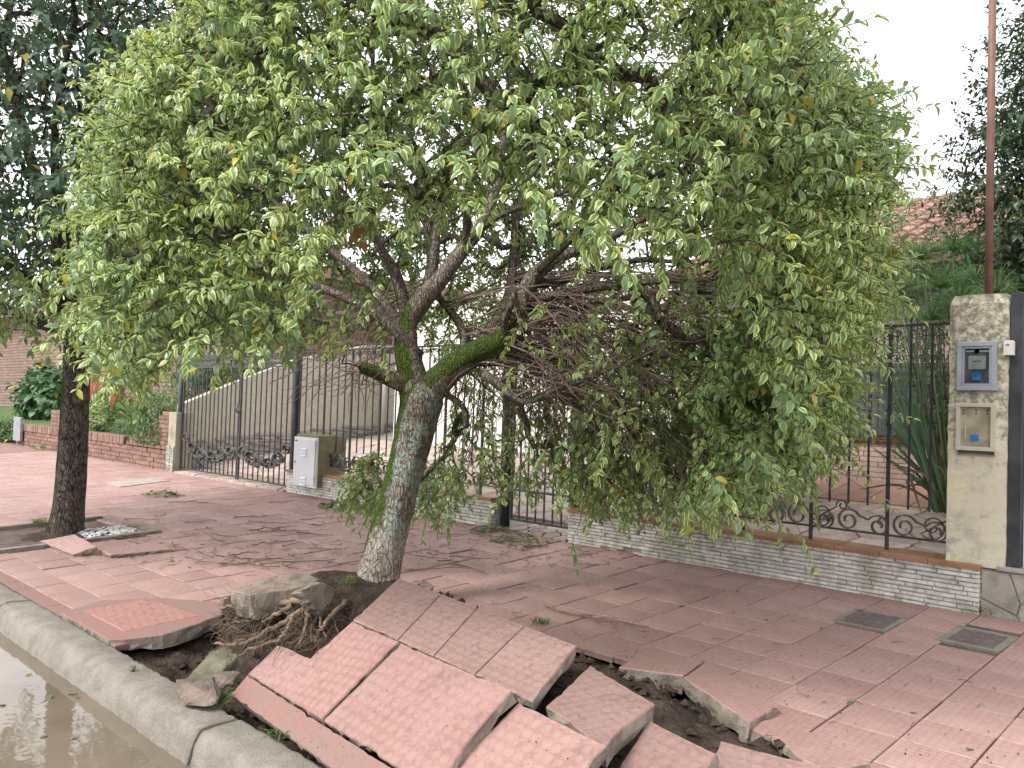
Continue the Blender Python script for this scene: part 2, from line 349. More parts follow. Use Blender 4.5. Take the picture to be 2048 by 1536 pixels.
def leaf_mat(name, core1, core2, margin, edge=.72, mfac=.9, trans=.3, rough=.42):
    m = NT(name); uv = m.n('ShaderNodeUVMap', uv_map='UVMap'); sx = m.n('ShaderNodeSeparateXYZ'); m.l(uv.outputs[0], sx.inputs[0])
    r = m.rnd()
    ac = m.math('ABSOLUTE', m.math('SUBTRACT', m.math('MULTIPLY', sx.outputs[0], 2.), 1.))
    n = m.noise(14, 4, .6, coord='Object')
    e = m.math('ADD', ac, m.math('MULTIPLY', m.math('SUBTRACT', n, .5), .5))
    core = m.mix(r, core1, core2)
    ef = m.math('MULTIPLY', m.ramp(e, edge-.14, edge+.14, 0, 1), m.ramp(m.math('ADD', r, m.ramp(m.noise(1.1, 3), .35, .65, -.35, .35)), .0, .55, mfac*.2, mfac))
    col = m.mix(ef, core, margin)
    col = m.mix(m.ramp(ac, .0, .07, .35, 0), col, margin)
    col = m.mix(m.ramp(r, .975, .985), col, (.42, .36, .06))
    m.done(col, rough, None, .5)
    tr = m.n('ShaderNodeBsdfTranslucent'); m.l(m.mix(.35, col, tuple(min(1, v*1.1) for v in margin)), tr.inputs[0])
    ms = m.n('ShaderNodeMixShader'); ms.inputs[0].default_value = trans
    m.l(m.b.outputs[0], ms.inputs[1]); m.l(tr.outputs[0], ms.inputs[2]); m.l(ms.outputs[0], m.out.inputs[0])
    return m.mat
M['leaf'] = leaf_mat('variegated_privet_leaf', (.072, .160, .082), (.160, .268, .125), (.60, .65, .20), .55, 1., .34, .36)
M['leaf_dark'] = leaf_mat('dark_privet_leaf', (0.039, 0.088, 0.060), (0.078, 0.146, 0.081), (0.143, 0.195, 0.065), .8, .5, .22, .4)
M['leaf_back'] = leaf_mat('yard_tree_leaf', (.030, .065, .032), (.060, .105, .050), (.09, .13, .06), .8, .5, .25, .4)
M['leaf_bush'] = leaf_mat('bush_leaf', (0.044, 0.104, 0.036), (0.088, 0.168, 0.048), (0.144, 0.224, 0.064), .8, .6, .3, .4)
M['leaf_hyd'] = leaf_mat('broad_leaf', (0.042, 0.105, 0.042), (0.070, 0.154, 0.059), (0.112, 0.196, 0.070), .8, .6, .3, .45)
M['leaf_vine'] = leaf_mat('vine_leaf', (0.040, 0.096, 0.032), (0.096, 0.184, 0.044), (0.176, 0.256, 0.072), .8, .6, .3, .4)
M['strap'] = leaf_mat('strap_leaf', (0.045, 0.112, 0.026), (0.098, 0.188, 0.038), (0.165, 0.247, 0.068), .8, .5, .25, .4)
M['cyper'] = leaf_mat('sedge_green', (.045, .105, .048), (.08, .155, .065), (.09, .17, .06), .8, .4, .2, .4)
M['cyper_thread'] = leaf_mat('sedge_thread', (.09, .19, .06), (.15, .27, .09), (.16, .28, .09), .8, .4, .3, .5)
M['cutleaf'] = leaf_mat('cut_leaf', (0.068, 0.120, 0.038), (0.128, 0.173, 0.045), (0.270, 0.285, 0.075), .75, .7, .25, .5)
M['deadleaf'] = simple('dead_leaf', (.22, .10, .05), (.34, .17, .09), .8, 10, 60, .2, .002)
M['berry'] = simple('pale_berry', (0.238, 0.281, 0.102), (0.323, 0.357, 0.153), .6, 10, 60, .1, .001)
M['grass'] = leaf_mat('grass_blade', (0.060, 0.120, 0.022), (0.135, 0.210, 0.045), (0.225, 0.270, 0.090), .8, .4, .3, .6)

# ------------------------------------------------------------------ leaves, sprigs, branches
def leaf_shape(hi=True, width=.46, curl=.9, fold=.25):
    if not hi:
        v = [(0,0,0),(0,.5,-.02),(0,1,-.22*curl),(-width/2,.48,fold*width*.5),(width/2,.48,fold*width*.5)]
        return np.array(v, float), [(0,4,1),(0,1,3),(1,4,2),(1,2,3)], np.array([(.5,0),(.5,.5),(.5,1),(0,.5),(1,.5)], float)
    st = [(0, 0), (.2, .36), (.45, .5), (.75, .31), (1, 0)]
    v = []; uv = []; y = z = 0; pt = 0
    for i, (t, wd) in enumerate(st):
        dt = t-pt; an = -curl*(t+pt)/2; y += dt*math.cos(an); z += dt*math.sin(an); pt = t
        if wd == 0: v.append((0, y, z)); uv.append((.5, t))
        else:
            x = wd*width
            v += [(-x, y, z+fold*x), (0, y, z), (x, y, z+fold*x)]; uv += [(0, t), (.5, t), (1, t)]
    f = [(0,2,1),(0,3,2)]
    for k in (1, 4): f += [(k,k+1,k+4,k+3),(k+1,k+2,k+5,k+4)]
    f += [(7,8,10),(8,9,10)]
    return np.array(v, float), f, np.array(uv, float)
SH_HI = [leaf_shape(True, .46, .55, .2), leaf_shape(True, .44, 1.0, .3), leaf_shape(True, .42, 1.5, .35)]
SH_LO = [leaf_shape(False, .46, 1, .2)]
SH_NARROW = [leaf_shape(False, .26, 1, .2)]
SH_BROAD = [leaf_shape(True, .74, .8, .15)]

def leaf_mesh(shape, mat, name='leaf'):
    v, f, uv = shape; me = bpy.data.meshes.new(name); me.from_pydata(v.tolist(), [], f); me.materials.append(mat)
    ul = me.uv_layers.new(name='UVMap')
    for lp in me.loops: ul.data[lp.index].uv = uv[lp.vertex_index]
    me.polygons.foreach_set('use_smooth', [True]*len(me.polygons)); return me

def leaf_cloud(name, P, d, n, size, shapes, mat, parent=None, seed=1):
    """one joined mesh of many leaves: P base, d along the leaf, n upper side"""
    rr = np.random.RandomState(seed); N = len(P); sid = rr.randint(0, len(shapes), N); tint = rr.rand(N)
    x = np.cross(d, n)
    vs = []; fl = []; fs = []; uvs = []; tn = []; off = 0
    for k, (sv, sf, suv) in enumerate(shapes):
        ix = np.where(sid == k)[0]
        if len(ix) == 0: continue
        S = size[ix][:, None, None]
        V = P[ix][:, None, :]+S*(sv[None, :, 0:1]*x[ix][:, None, :]+sv[None, :, 1:2]*d[ix][:, None, :]+sv[None, :, 2:3]*n[ix][:, None, :])
        nv = len(sv); vs.append(V.reshape(-1, 3)); tn.append(np.repeat(tint[ix], nv))
        idx = np.concatenate([np.array(f) for f in sf]); lens = np.array([len(f) for f in sf])
        fl.append((off+np.arange(len(ix))[:, None]*nv+idx[None, :]).ravel()); fs.append(np.tile(lens, len(ix)))
        uvs.append(np.tile(suv[idx], (len(ix), 1))); off += nv*len(ix)
    vs = np.concatenate(vs); fl = np.concatenate(fl); fs = np.concatenate(fs); uvs = np.concatenate(uvs); tn = np.concatenate(tn)
    me = bpy.data.meshes.new(name); me.vertices.add(len(vs)); me.vertices.foreach_set('co', vs.ravel().astype(np.float32))
    me.loops.add(len(fl)); me.loops.foreach_set('vertex_index', fl.astype(np.int32))
    me.polygons.add(len(fs)); me.polygons.foreach_set('loop_start', np.concatenate([[0], np.cumsum(fs)[:-1]]).astype(np.int32))
    try: me.polygons.foreach_set('loop_total', fs.astype(np.int32))
    except Exception: pass
    me.polygons.foreach_set('use_smooth', np.ones(len(fs), bool))
    ul = me.uv_layers.new(name='UVMap'); ul.data.foreach_set('uv', uvs.ravel().astype(np.float32))
    at = me.attributes.new('tint', 'FLOAT', 'POINT'); at.data.foreach_set('value', tn.astype(np.float32))
    me.materials.append(mat); me.update(); me.validate()
    return link(name, me, parent)

def nrmz(a): return a/np.maximum(np.linalg.norm(a, axis=1, keepdims=True), 1e-9)
def sprigs(T, D, L, npairs, lsize, droop=.3, seed=3, keep=.94, a0=72, a1=35):
    rr = np.random.RandomState(seed); n = len(T); D = nrmz(D); up = np.array([0, 0, 1.])
    u = nrmz(np.cross(D, rr.normal(size=(n, 3)))); v = np.cross(D, u)
    P, dd, nn, ss = [], [], [], []
    L = np.broadcast_to(np.asarray(L, float), (n,))
    for k in range(npairs):
        t = (k+.4)/npairs
        pos = T+D*(L*t)[:, None]; pos[:, 2] -= .18*L*t*t
        for s in (0, 1):
            an = k*math.pi/2+s*math.pi+rr.normal(0, .3, n)
            perp = u*np.cos(an)[:, None]+v*np.sin(an)[:, None]
            al = np.radians(a0+(a1-a0)*t+rr.normal(0, 9, n))
            d = D*np.cos(al)[:, None]+perp*np.sin(al)[:, None]; d[:, 2] -= droop*rr.uniform(.4, 1.6, n); d = nrmz(d)
            m = D*.6+up*.9+rr.normal(0, .22, (n, 3)); m -= d*(m*d).sum(1)[:, None]; m = nrmz(m)
            sz = lsize*(.62+.5*math.sin(math.pi*(.22+.62*t)))*rr.uniform(.58, 1.32, n)
            kp = rr.rand(n) < keep
            P.append(pos[kp]); dd.append(d[kp]); nn.append(m[kp]); ss.append(sz[kp])
    return np.concatenate(P), np.concatenate(dd), np.concatenate(nn), np.concatenate(ss)

def grow(nodes, dirs, targets, seed=5, step=.14, jit=.02, sag=.0, maxnodes=None):
    """connect each target to the nearest wood by a bent path; returns chains as (points, indices)"""
    rr = np.random.RandomState(seed)
    P = np.zeros((len(nodes)+len(targets)*14, 3)); par = np.full(len(P), -1); Dn = np.zeros_like(P)
    n = len(nodes); P[:n] = nodes; Dn[:n] = dirs; chains = []
    root = nodes.mean(0)
    order = np.argsort(np.linalg.norm(targets[:, None, :]-nodes[None, ::max(1, len(nodes)//60), :], axis=2).min(1))
    for ti in order:
        t = targets[ti]; dv = t-P[:n]; dist = np.linalg.norm(dv, axis=1)
        ang = (dv*Dn[:n]).sum(1)/np.maximum(dist, 1e-6)
        i = int(np.argmin(dist*(1.25-.35*ang)))
        k = int(min(12, max(2, math.ceil(dist[i]/step)))); p0 = P[i]; d0 = Dn[i]
        mid = p0+d0*dist[i]*.35+dv[i]*.22+rr.normal(0, .07*dist[i], 3); mid[2] += sag*dist[i]
        ch = [i]; prev = i
        for q in range(1, k+1):
            s = q/k; p = (1-s)**2*p0+2*s*(1-s)*mid+s*s*t
            if q < k: p = p+rr.normal(0, jit, 3)
            P[n] = p; par[n] = prev; dd = p-P[prev]; Dn[n] = dd/max(np.linalg.norm(dd), 1e-6); prev = n; ch.append(n); n += 1
        chains.append(ch)
    cnt = np.zeros(n)
    for ch in chains: cnt[ch[-1]] += 1
    for i in range(n-1, len(nodes)-1, -1):
        if par[i] >= 0: cnt[par[i]] += cnt[i]
    return P[:n], Dn[:n], chains, cnt

def smooth_path(pts, k=6):
    pts = [np.array(p, float) for p in pts]; out = []
    q = [2*pts[0]-pts[1]]+pts+[2*pts[-1]-pts[-2]]
    for i in range(1, len(q)-2):
        for j in range(k):
            t = j/k; a, b, c, d = q[i-1:i+3]
            out.append(.5*((2*b)+(-a+c)*t+(2*a-5*b+4*c-d)*t*t+(-a+3*b-3*c+d)*t**3))
    out.append(pts[-1]); return out

# ------------------------------------------------------------------ setting: ground, road, water, kerb
def sheet(name, x0, x1, y0, y1, z, mat, parent=None):
    zf = z if callable(z) else (lambda y: z)
    o = MB().add([(x0,y0,zf(y0)),(x1,y0,zf(y0)),(x1,y1,zf(y1)),(x0,y1,zf(y1))], [(0,1,2,3)]).build(name, mat, parent)
    return o
tag(sheet('ground', -400, 400, -400, 400, -.6, M['lawn']), kind='structure')

# road: cambered, dips into the gutter
b = MB(); xs = np.linspace(-60, 25, 171); ys = [-14, -6, -2, 0, .5, .9, 1.2, 1.45, 1.62, 1.78, 1.9]
zs = [-.12, -.09, -.10, -.118, -.130, -.141, -.158, -.19, -.20, -.205, -.21]
for y, z in zip(ys, zs):
    for x in xs: b.v.append((x, y, z+random.uniform(-.007, .007)*(y > -3)))
nx = len(xs)
for j in range(len(ys)-1):
    for i in range(nx-1): b.f.append([j*nx+i, j*nx+i+1, (j+1)*nx+i+1, (j+1)*nx+i]); b.m.append(0); b.sm.append(True)
tag(b.build('road', M['asphalt']), kind='structure')
tag(sheet('puddle_water', -40, 15, .3, 1.9, -.147, M['water']), kind='structure')

# kerb: rounded concrete profile, cast in lengths
kerb = thing('kerb', None, None); tag(kerb, kind='structure')
PROF = [(2.0,-.35),(2.0,-.004),(1.985,.0),(1.86,.004),(1.815,-.004),(1.79,-.025),(1.775,-.06),(1.762,-.11),(1.752,-.17),(1.745,-.35)]
def kerb_len(x0, x1, dy=0, dz=0):
    b = MB(); rs = random.Random(int(x0*100)); n = max(2, int((x1-x0)/(.045 if x0 > -12 else .2))); L = len(PROF)
    for i in range(n+1):
        x = x0+(x1-x0)*i/n
        for (y, z) in PROF:
            b.v.append((x, y+dy+rs.uniform(-.006, .006)*(z > -.3 and y < 1.99), z+dz+rs.uniform(-.006, .004)*(z > -.3)-(rs.random() < .04)*(-.07 < z < .003)*rs.uniform(.006, .016)))
    for i in range(n):
        for j in range(L-1): b.f.append([i*L+j, (i+1)*L+j, (i+1)*L+j+1, i*L+j+1]); b.m.append(0); b.sm.append(True)
    b.f.append(list(range(L))); b.f.append([n*L+j for j in range(L-1, -1, -1)]); b.m += [0, 0]; b.sm += [False]*2
    return b.build('kerb_stone', M['concrete'], kerb)
kj = [-60, -40, -28, -20, -14.2, -10.1, -6.66, -3.62, -.6, 2.4, 5.4, 8.4, 12, 18, 25]
for i in range(len(kj)-1): kerb_len(kj[i]+.006, kj[i+1]-.006, random.uniform(-.008, .008), random.uniform(-.006, .006))

# ------------------------------------------------------------------ broken slabs: pose from their corners
TH = .062
def slab_frame(pl):
    a, b, c = [onz(*q) for q in pl]; n = (b-a).cross(c-a).normalized()
    if n.z < 0: n = -n
    return a, n
slab_info = []
def jag(poly, edges, amp, rs, k=5, clean=()):
    out = []
    for i, p in enumerate(poly):
        q = poly[(i+1) % len(poly)]; out.append(p)
        if i not in edges and i not in clean and (q-p).length > .08:
            d = (q-p); nn = Vector((d.y, -d.x, 0)).normalized(); kk = max(3, int(d.length/.035))
            for j in range(1, kk): out.append(p+d*(j/kk)+nn*(-abs(rs.gauss(0, .0022))-(rs.random() < .10)*rs.uniform(.003, .009)))
        if i in edges:
            d = (q-p); nn = Vector((d.y, -d.x, 0)).normalized()
            for j in range(1, k): out.append(p+d*(j/k)+nn*rs.uniform(-amp, amp))
    return out
def slab(name, label, pl, polypx, mat, broken=(), amp=.012, th=TH, cat='paving slab', group='uprooted paving slabs by the kerb', axis=0, parent=None, record=True, clean=()):
    p0, n = slab_frame(pl); W = [toplane(x, y, p0, n) for x, y in polypx]
    ex = (W[(axis+1) % len(W)]-W[axis]).normalized(); ey = n.cross(ex)
    M4 = Matrix(((ex.x, ey.x, n.x, W[0].x), (ex.y, ey.y, n.y, W[0].y), (ex.z, ey.z, n.z, W[0].z), (0, 0, 0, 1)))
    inv = M4.inverted(); L = [inv @ q for q in W]
    ar = sum(L[i].x*L[(i+1) % len(L)].y-L[(i+1) % len(L)].x*L[i].y for i in range(len(L)))
    rs = random.Random(len(name)+int(polypx[0][0]))
    if ar < 0:
        k = len(L); L = L[::-1]; broken = {(k-2-e) % k for e in broken}; clean = {(k-2-e) % k for e in clean}
    P = jag(L, set(broken), amp, rs, 5, set(clean)); n_ = len(P); bv = .006
    cx = sum(p.x for p in P)/n_; cy = sum(p.y for p in P)/n_
    b = MB(); rings = []
    def inset(p, s, z): d = Vector((cx-p.x, cy-p.y, 0)).normalized()*s; return (p.x+d.x, p.y+d.y, z)
    b.v = [inset(p, bv, 0) for p in P]+[(p.x, p.y, -bv) for p in P]+[inset(p, rs.uniform(-.01, .012), -th*.55) for p in P]+[inset(p, rs.uniform(0, .03), -th+rs.uniform(-.012, .008)) for p in P]
    b.f = [list(range(n_))]; b.m = [0]; b.sm = [False]
    for r in range(3):
        for i in range(n_):
            j = (i+1) % n_; b.f.append([r*n_+j, r*n_+i, (r+1)*n_+i, (r+1)*n_+j]); b.m.append(0 if r == 0 else 1); b.sm.append(False)
    b.f.append([3*n_+i for i in range(n_-1, -1, -1)]); b.m.append(1); b.sm.append(False)
    me = b.mesh([mat, M['mortar']], name)
    o = link(name, me, parent); o.matrix_world = M4
    if parent is not None: o.matrix_parent_inverse = Matrix()
    if label: tag(o, label, cat, group)
    if record: slab_info.append((p0, n, [(q.x, q.y) for q in W]))
    return o

slab('paving_slab', 'pink slab with a square notch cut from its corner, beside the roots',
     [(495,1348,.1),(644,1440,.1),(800,1283,.37)], [(495,1348),(554,1291),(620,1317),(706,1242),(797,1282),(642,1438)], M['slab'], (1, 2))
slab('paving_slab', 'large square pink slab tilted up, below the long cracked slab',
     [(800,1284,.37),(1023,1379,.37),(644,1440,.1)], [(802,1285),(1023,1380),(860,1578),(646,1441)], M['slab'], (1,))
slab('edge_strip', 'smooth grey-pink edge strip running along the kerb in front of the tilted slabs',
     [(495,1350,.094),(788,1537,.094),(460,1390,.02)], [(494,1350),(461,1389),(644,1524),(800,1640),(905,1612),(786,1538)], M['strip'], (2,), .006)
# long slab of four tiles still joined
p3 = [(798,1155,.5),(1154,1291,.4),(706,1239,.38)]
lj = thing('joined_slab', 'long raised slab of four joined tiles leaning against the trunk foot', 'paving slab', (0, 0, 0), 'uprooted paving slabs by the kerb')
tp_ = [(798,1155),(884,1187),(956,1214.5),(1050,1251),(1154,1291)]; bt_ = [(706,1239),(796,1279),(868,1311),(950,1348),(1066,1403)]
for k in range(4):
    a_ = .4 if k else 0; e_ = .4 if k < 3 else 0
    slab('tile', None, p3, [(tp_[k][0]+a_, tp_[k][1]+a_*.38), (tp_[k+1][0]-e_, tp_[k+1][1]-e_*.38), (bt_[k+1][0]-e_, bt_[k+1][1]-e_*.4), (bt_[k][0]+a_, bt_[k][1]+a_*.4)], M['slab_dirty'], (1,) if k == 3 else (), .01, parent=lj, clean=(1, 3) if 0 < k < 3 else (1,) if k == 0 else (3,))
slab('paving_slab', 'brownish square slab with a thick broken edge over a black gap',
     [(1180,1330,.30),(1310,1407,.29),(1092,1412,.27)], [(1180,1330),(1310,1407),(1213,1493),(1092,1412)], M['slab_dirty'], (1, 2), .016, .085)
slab('paving_slab', 'pink slab with a rusty top corner at the bottom edge of the picture',
     [(1040,1405,.31),(1213,1490,.29),(898,1536,.13)], [(1038,1403),(1213,1490),(1150,1560),(1040,1660),(868,1572)], M['slab'], (1, 2), .014)
slab('paving_slab', 'reddish slab corner rising right of the black gap at bottom',
     [(1299,1440,.24),(1434,1506,.22),(1242,1536,.15)], [(1299,1440),(1434,1507),(1360,1640),(1185,1610)], M['slab_dirty'], (), .01)
slab('paving_slab', 'reddish slab in the lowest right corner of the upheaved row',
     [(1441,1481,.17),(1660,1533,.14),(1400,1580,.09)], [(1441,1481),(1594,1520),(1660,1534),(1640,1640),(1375,1600)], M['slab_dirty'], (), .01)
slab('raised_edge_slab', 'lifted thick edge of paving at the back of the soil hole, left piece',
     [(1238,1334,.15),(1367,1351,.15),(1330,1290,.1)], [(1238,1334),(1367,1351),(1412,1318),(1285,1300)], M['tile'], (0,), .008, .09)
slab('raised_edge_slab', 'lifted thick edge of paving at the back of the soil hole, long right piece',
     [(1367,1353,.15),(1500,1446,.14),(1560,1400,.115)], [(1368,1353),(1500,1446),(1556,1412),(1416,1320)], M['tile'], (0,), .010, .09)
slab('raised_edge_slab', 'crumbling pale paving edge right of the hole beneath the thick edge',
     [(1480,1452,.11),(1660,1536,.10),(1700,1500,.10)], [(1478,1452),(1545,1470),(1600,1515),(1662,1540),(1740,1525),(1560,1432)], M['tile'], (0, 1, 2), .016, .07)
# lifted stretch of pavement left of the hole, with a salmon tile
lift = slab('lifted_pavement', 'undermined red pavement edge jutting over the dark hole by the kerb',
     [(216,1279,.03),(325,1269,.06),(443,1230,.11)], [(216,1279),(325,1269),(443,1230),(455,1205),(330,1195),(205,1200),(120,1225)], M['strip'], (0, 1, 2), .012, .085)
slab('paving_slab', 'bright salmon-coloured tile flush in the paving left of the exposed roots',
     [(216,1276,.036),(325,1266,.066),(443,1227,.116)], [(165,1220),(248,1262),(398,1231),(300,1196)], M['salmon'], (), .004, .012, axis=1)
slab('paving_slab', 'tilted red tile pushed up beside the pit of the dark left tree',
     [(78,1082,.06),(150,1110,.05),(150,1068,.16)], [(78,1082),(145,1109),(193,1092),(150,1068)], M['tile'], (1,), .006, .04)
slab('paving_slab', 'second loosened red tile, with a gap under its front edge',
     [(198,1098,.09),(225,1111,.07),(330,1095,.09)], [(198,1098),(222,1110),(345,1098),(315,1084)], M['tile'], (), .006, .04)
slab('paving_slab', 'greenish stub of slab poking out behind the long raised slab',
     [(835,1165,.42),(868,1170,.42),(850,1155,.46)], [(828,1166),(866,1182),(869,1172),(848,1156)], M['mosswood'], (), .006, .05)

# ------------------------------------------------------------------ soil bed (carries the paving, open where slabs were thrown up)
BROKEN = [(-5.25,2.0),(-5.3,3.0),(-5.35,3.7),(-4.7,4.1),(-4.0,3.75),(-3.3,3.95),(-2.8,3.95),(-2.45,3.98),(-1.85,3.66),(-1.2,3.42),(-.3,3.3),(-.3,2.0)]
gx = np.arange(-6.2, .6, .055); gy = np.arange(2.0, 4.6, .055)
X, Y = np.meshgrid(gx, gy); Z = SLOPE*(Y-2)-.072
def gauss(cx, cy, sx, sy, h): return h*np.exp(-((X-cx)/sx)**2-((Y-cy)/sy)**2)
inb = inpoly(X, Y, BROKEN)
nz = sum(np.sin(X*f1+p1)*np.cos(Y*f2+p2)*a for f1, f2, p1, p2, a in ((9, 11, 1, 2, .022), (21, 17, 3, .5, .020), (38, 41, .3, 1.7, .016)))+np.random.normal(0, .013, X.shape)
Zm = Z+gauss(-3.9, 3.2, .95, .42, .42)+gauss(-2.6, 3.3, .5, .3, .14)+gauss(-2.0, 3.3, .6, .3, .10)-gauss(-4.35, 2.32, .55, .33, .17)-gauss(-2.0, 2.75, .25, .3, .2)+nz
Zs = np.where(inb, Zm, np.minimum(Z, Zm))
for p0, n, poly in slab_info:
    m_ = inpoly(X, Y, poly)
    pz = p0.z-((X-p0.x)*n.x+(Y-p0.y)*n.y)/n.z-.115
    Zs = np.where(m_, np.minimum(Zs, pz), Zs)
b = MB(); b.v = [(float(x), float(y), float(z)) for x, y, z in zip(X.ravel(), Y.ravel(), Zs.ravel())]; nx = len(gx)
for j in range(len(gy)-1):
    for i in range(nx-1): b.f.append([j*nx+i, j*nx+i+1, (j+1)*nx+i+1, (j+1)*nx+i]); b.m.append(0); b.sm.append(True)
tag(b.build('soil', M['soil']), kind='structure')
GX0, GX1, GY1 = gx[0], gx[-1], gy[-1]

# ------------------------------------------------------------------ pavement: bed plus tiles
pav = thing('pavement', None, None); tag(pav, kind='structure')
zb = lambda y: gz(y)-.012
for (x0, x1, y0, y1) in ((-60, GX0, 2.0, 6.7), (GX1, 25, 2.0, 6.7), (GX0, GX1, GY1, 6.7)): sheet('joint_bed', x0, x1, y0, y1, zb, M['joint'], pav)
# bed inside the soil grid area but outside the broken zone is made by the joint strips under the tiles
P_ = .3175
PIT = (-10.1, -8.75, 2.05, 3.75)               # tree pit of the left tree
COV = [(-2.33, -1.97, 5.58, 6.02), (-1.68, -1.33, 5.6, 6.06)]
def blocked(x0, x1, y0, y1):
    cx, cy = (x0+x1)/2, (y0+y1)/2
    if inpoly(np.array([cx]), np.array([cy]), BROKEN)[0]: return True
    if PIT[0] < cx < PIT[1] and PIT[2] < cy < PIT[3]: return True
    return False
tiles = []
ix = range(-60, 12)
for i in ix:
    x0 = -1.65+i*P_; x1 = x0+P_
    rows = [(2.004, 2.118)]+[(2.118, 2.3735)]+[(2.3735+k*P_, 2.3735+(k+1)*P_) for k in range(13)]
    for r_, (y0, y1) in enumerate(rows):
        if y0 > 6.48: continue
        y1 = min(y1, 6.50)
        if blocked(x0, x1, y0, y1): continue
        if x0 > -2.5 and any(c[0] < (x0+x1)/2 < c[1] and c[2] < (y0+y1)/2 < c[3] for c in COV): continue
        c = np.array([[(x0+x1)/2, (y0+y1)/2, gz((y0+y1)/2)]]); px, py, dz = projn(c)
        vis = (-60 < px[0] < 2110) and (600 < py[0] < 1600) and dz[0] > 0
        tiles.append((dz[0] if vis else 1e3+abs(x0), r_, x0, x1, y0, y1))
tiles.sort()
tmesh = {}
def tile_piece(r_, x0, x1, y0, y1):
    key = (r_ if r_ < 2 else 2, round(y1-y0, 3))
    if key not in tmesh:
        g = .0035; hx, hy = (x1-x0)/2-g, (y1-y0)/2-g
        tmesh[key] = MB().bbox(-hx, hx, -hy, hy, -.035, 0, .004).mesh(M['strip'] if r_ == 0 else M['tile'], 'tile')
    return tmesh[key]
rs = random.Random(3)
tl_rest = MB(); tl_tint = []; beds = MB()
for k, (dz, r_, x0, x1, y0, y1) in enumerate(tiles):
    cx, cy = (x0+x1)/2, (y0+y1)/2
    s = 1. if -8.5 < cx < -3 else .45
    zc = gz(cy)+rs.uniform(-.005, .005)*s; rx = math.atan(SLOPE)+rs.gauss(0, .009)*s; ry = rs.gauss(0, .009)*s; rz = rs.gauss(0, .006)*s
    M4 = Matrix.Translation((cx+rs.uniform(-.002, .002), cy+rs.uniform(-.002, .002), zc)) @ Matrix.Rotation(rz, 4, 'Z') @ Matrix.Rotation(rx, 4, 'X') @ Matrix.Rotation(ry, 4, 'Y')
    if k < 300:
        o = link('tile', tile_piece(r_, x0, x1, y0, y1), pav); o.matrix_world = M4
    else:
        g = .0035; hx, hy = (x1-x0)/2-g, (y1-y0)/2-g; t0 = len(tl_rest.v)
        tl_rest.bbox(-hx, hx, -hy, hy, -.035, 0, .004)
        for q in range(t0, len(tl_rest.v)): tl_rest.v[q] = tuple(M4 @ Vector(tl_rest.v[q]))
        tl_tint += [rs.random()]*(len(tl_rest.v)-t0)
    if GX0 < cx < GX1 and cy < GY1+P_:
        beds.add([(x0,y0,gz(y0)-.013),(x1,y0,gz(y0)-.013),(x1,y1,gz(y1)-.013),(x0,y1,gz(y1)-.013)], [(0,1,2,3)])
beds.build('joint_bed', M['joint'], pav)
o = tl_rest.build('far_tiles', M['tile'], pav); tag(o, kind='stuff')
at = o.data.attributes.new('tint', 'FLOAT', 'POINT'); at.data.foreach_set('value', np.array(tl_tint, np.float32))
# far smooth stretch of pavement to the left of the tiles
for i in range(20):
    x0 = -20.7-i*2.; o = MB().bbox(x0-1.99, x0, 2.01, 6.49, -.05, 0, .006).build('concrete_bay', M['strip'], pav)
    o.rotation_euler = (math.atan(SLOPE), 0, 0); o.location = (0, 2*(1-math.cos(math.atan(SLOPE))), -2*SLOPE+.0)
# pale patch of three tiles let into the paving by the neighbour's drive
ptc = thing('pale_patch', 'pale three-tile patch let into the red paving before the gate drive', 'paving patch', (-13.5, 5.4, gz(5.4)))
for k in range(3):
    a = [ong(*q) for q in ((205+k*43, 966-k*2), (246+k*43, 964-k*2), (291+k*30, 957+k*3), (255+k*36, 959+k*2))]
q0, q1, q2, q3 = [ong(*q) for q in ((205,966),(240,975),(340,962),(300,957))]
for k in range(3):
    A = q0.lerp(q3, k/3+.005); B = q0.lerp(q3, (k+1)/3-.005); D_ = q1.lerp(q2, (k+1)/3-.005); E_ = q1.lerp(q2, k/3+.005)
    o = MB().prism([Vector((p.x, p.y, gz(p.y)+.010)) for p in (A, E_, D_, B)], (0, 0, -.02)).build('tile', M['patch'], ptc); o.matrix_parent_inverse = ptc.matrix_basis.inverted()

# inspection covers
def cover(loc, rz, label, frame_t):
    t = thing('inspection_cover', label, 'manhole cover', loc, 'cast iron covers in the paving'); t.rotation_euler = (math.atan(SLOPE), 0, rz)
    w_, d_ = .175, .215
    b = MB()
    for (x0, x1, y0, y1) in ((-w_, w_, -d_, -d_+frame_t), (-w_, w_, d_-frame_t, d_), (-w_, -w_+frame_t, -d_+frame_t, d_-frame_t), (w_-frame_t, w_, -d_+frame_t, d_-frame_t)): b.bbox(x0, x1, y0, y1, -.03, .004, .003)
    b.build('frame', M['concrete'], t)
    a, c = w_-frame_t-.003, d_-frame_t-.003
    p = MB().bbox(-a, a, -c, c, -.02, .0, .002).build('plate', M['cover'], t)
    b = MB(); s = .034
    for (x0, x1, y0, y1) in ((-s, s, -s, -s+.009), (-s, s, s-.009, s), (-s, -s+.009, -s+.009, s-.009), (s-.009, s, -s+.009, s-.009)): b.bbox(x0, x1, y0, y1, -.002, .004, .001)
    b.build('square_emblem', M['cover'], p)
    for q in range(7):
        x = -.075+q*.025
        for y in (-c+.028, c-.042): MB().bbox(x, x+.014, y, y+.014, -.002, .004, .001).build('raised_mark', M['cover'], p)
    return t
cover((-2.15, 5.80, gz(5.80)+.002), .02, 'dark inspection cover with dirty frame, nearer the low white wall middle', .03)
cover((-1.505, 5.85, gz(5.85)+.002), -.03, 'dark inspection cover in clean concrete frame, nearer the meter pillar', .045)

